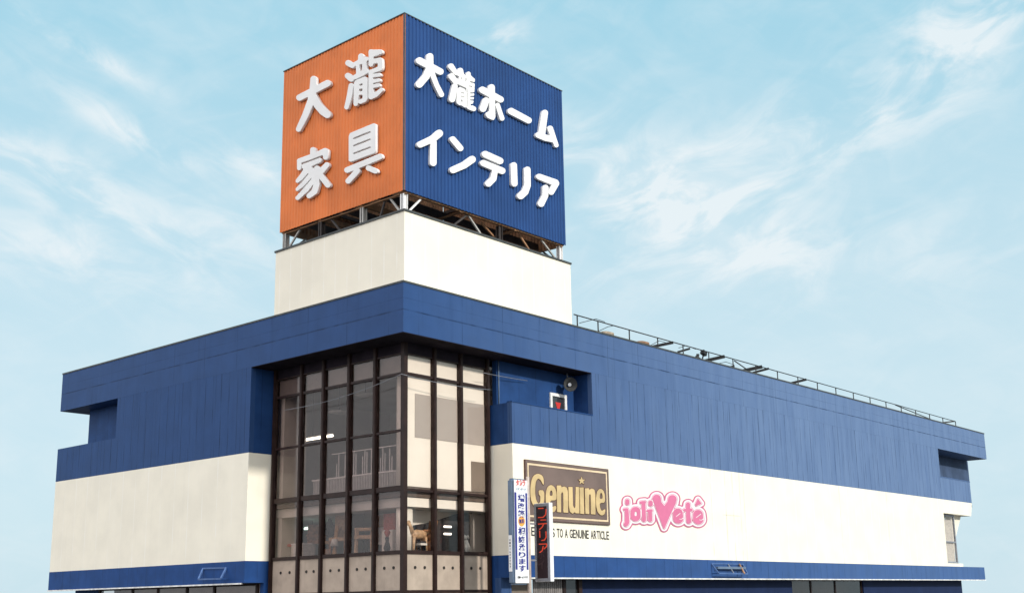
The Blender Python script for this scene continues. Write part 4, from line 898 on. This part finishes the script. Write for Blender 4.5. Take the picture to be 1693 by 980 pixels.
# ================================================================== pole with the two street signs
YS = -1.8
pole = tag(at_origin(MB().tube([(6.93, -1.55, .13), (6.93, -1.55, 7.62)], [.10, .085], 16).build('sign_pole', 'polec')), 'slim pale pole holding the two upright street signs', 'pole')
a0 = ony(850, 900, YS).x; a1 = ony(874.5, 900, YS).x; sz1 = 7.46; sz0 = 2.44; yb = -1.37
ws = thing('light_box_sign', 'tall white and navy light box sign on the pale pole', 'sign', ((a0+a1)/2, -1.6, sz0))
ws_b = MB().box(a0, a1, YS, yb, sz0, sz1).build('body', 'slate', ws, .10, 3)
MB().box(a0+.045, a1-.045, YS-.02, YS-.002, sz0+.07, sz1-.07).build('face', 'whites', ws, .008)
WF = YS-.022; wd = a1-a0; u0 = a0
def vz(py): return ony(862, py, YS).z
for q0, q1 in ((.05, .18), (.79, .91)): box('stripe', 'navy', ws, u0+wd*q0, u0+wd*q1, WF-.006, WF, vz(941), vz(814))
big = []
rows = [('増', 816, 829), ('改', 830, 841), ('築', 842, 855), ('相', 870, 884), ('談', 885, 897), ('承', 898, 910), ('り', 911, 921), ('ま', 922, 932), ('す', 933, 944)]
for ch, pa, pb in rows: big.append((ch, u0+wd*.265, vz(pb), wd*.46, vz(pa)-vz(pb)-.02))
for b_ in big: glyphs('character', [b_], '-y', WF, 'navy', ws, .028)
cz = vz(861); cxx = u0+wd*.50
MB().tube([(cxx, WF+.002, cz), (cxx, WF-.008, cz)], .245, 28).build('disc', 'orangep', ws)
for k_, c_ in enumerate('無料'): glyphs('character', [(c_, cxx-.19+.19*k_, cz-.11, .17, .22)], '-y', WF-.008, 'navy', ws, .015)
for k_, c_ in enumerate('タカラ'): glyphs('character', [(c_, u0+wd*(.17+.22*k_), vz(803), wd*.19, vz(793)-vz(803))], '-y', WF, 'redp', ws, .03)
glyphs('lettering', [('スタンダード', u0+wd*.16, vz(810.5), wd*.66, vz(806)-vz(810.5))], '-y', WF, 'slatep', ws, .01)
glyphs('lettering', [('大瀧ホームインテリア', u0+wd*.16, vz(955.5), wd*.70, vz(951.5)-vz(955.5))], '-y', WF, 'inkp', ws, .01)
sp_ = box('side_plate', 'whites', ws, a0-.022, a0-.002, -1.66, -1.47, onx(845, 944, a0).z, onx(845, 884, a0).z)
z1_ = onx(845, 890, a0).z; chs = '大瀧ホームインテリア'
glyphs('lettering', [(c_, 1.52, z1_-.14*k-.1, .085, .02 if c_ == 'ー' else .10) if c_ != 'ー' else ('ー', 1.555, z1_-.14*k-.1, .015, .10, 1) for k, c_ in enumerate(chs)], '-x', a0-.022, 'inkp', sp_, .012)
MB().bar((a1-.2, -1.55, 6.9), (6.93, -1.55, 6.9), .07).bar((a1-.2, -1.55, 3.1), (6.93, -1.55, 3.1), .07).build('bracket', 'alu', ws)
# LED sign: its face looks along the road
XL = 7.45
ly0, ly1 = onx(884, 900, XL).y, onx(909.6, 900, XL).y; lz1 = onx(896, 831, XL).z; lz0 = onx(896, 961, XL).z
ld = thing('led_sign', 'narrow dark scrolling display with red characters beside white sign', 'sign', (XL, (ly0+ly1)/2, lz0))
MB().box(XL, XL+.26, ly1, ly0, lz0, lz1).build('case', 'whites', ld, .02)
bz = MB(); yy0, yy1 = ly1+.02, ly0-.02
for a, b, c_, d in ((yy0, yy1, lz1-.16, lz1-.02), (yy0, yy1, lz0+.02, lz0+.16), (yy0, yy0+.13, lz0+.16, lz1-.16), (yy1-.13, yy1, lz0+.16, lz1-.16)): bz.box(XL-.03, XL-.001, a, b, c_, d)
bz.build('bezel', 'alu', ld)
box('screen', 'ledoff', ld, XL-.012, XL-.001, yy0+.13, yy1-.13, lz0+.16, lz1-.16)
LED = [[('s', [(100, 130, 5.5), (150, 128, 5.5)]), ('s', [(182, 140, 5.5), (178, 195, 5.5), (150, 225, 5.5), (98, 228, 5.5)])],
       [('s', [(125, 255, 5), (178, 253, 5)]), ('s', [(98, 298, 5.5), (186, 292, 5.5)]), ('s', [(155, 298, 5.5), (140, 330, 5.5), (112, 355, 5.5)])],
       [('s', [(112, 375, 5.5), (115, 440, 5.5)]), ('s', [(180, 380, 5.5), (182, 440, 5.5), (165, 470, 5.5), (135, 475, 5)])],
       [('s', [(108, 515, 5.5), (190, 512, 5.5), (188, 540, 5.5), (160, 565, 5.5)]), ('s', [(150, 540, 5.5), (140, 585, 5.5), (115, 604, 5.5)])]]
for it in LED: solid_from_loops('lit_character', sdf_contours(zoomed(875, 820, 6.533, it)), '-x', XL-.020, .006, 0, 'ledon', ld)
uw = -(yy1-.19)
glyphs('dim_character', [('イ', uw, lz0+.62, .40, .42), ('ホ', uw, lz0+1.1, .40, .40)], '-x', XL-.013, 'leddim', ld, .01, .004)
MB().bar((6.93, -1.55, 5.35), (XL+.1, ly0-.1, 5.35), .08).bar((6.93, -1.55, 3.6), (XL+.1, ly0-.1, 3.6), .08).build('bracket', 'alu', ld)
# ================================================================== cables across the glazed corner
def cable(pts, r, label):
    o = MB().tube(pts, r, 6).build('cable', 'alu'); tag(at_origin(o), label, 'cable', 'cables strung across the glazed corner'); return o
def sag(a, b, s, n=12): return [Vector(a).lerp(Vector(b), k/n)-Vector((0, 0, s*4*(k/n)*(1-k/n))) for k in range(n+1)]
cable(sag(ony(664, 618, .95), ony(812, 644, .6), .12), .014, 'thin grey cable across the right panes of the corner')
cable(sag(onx(466, 678, 1.0), onx(664, 618, .95), .25), .012, 'thin grey cable across the left panes of the corner')
cable(sag(ony(799, 616, .9), ony(872, 629, 1.1), .02), .016, 'short pale cable from the bay into the dark recess')
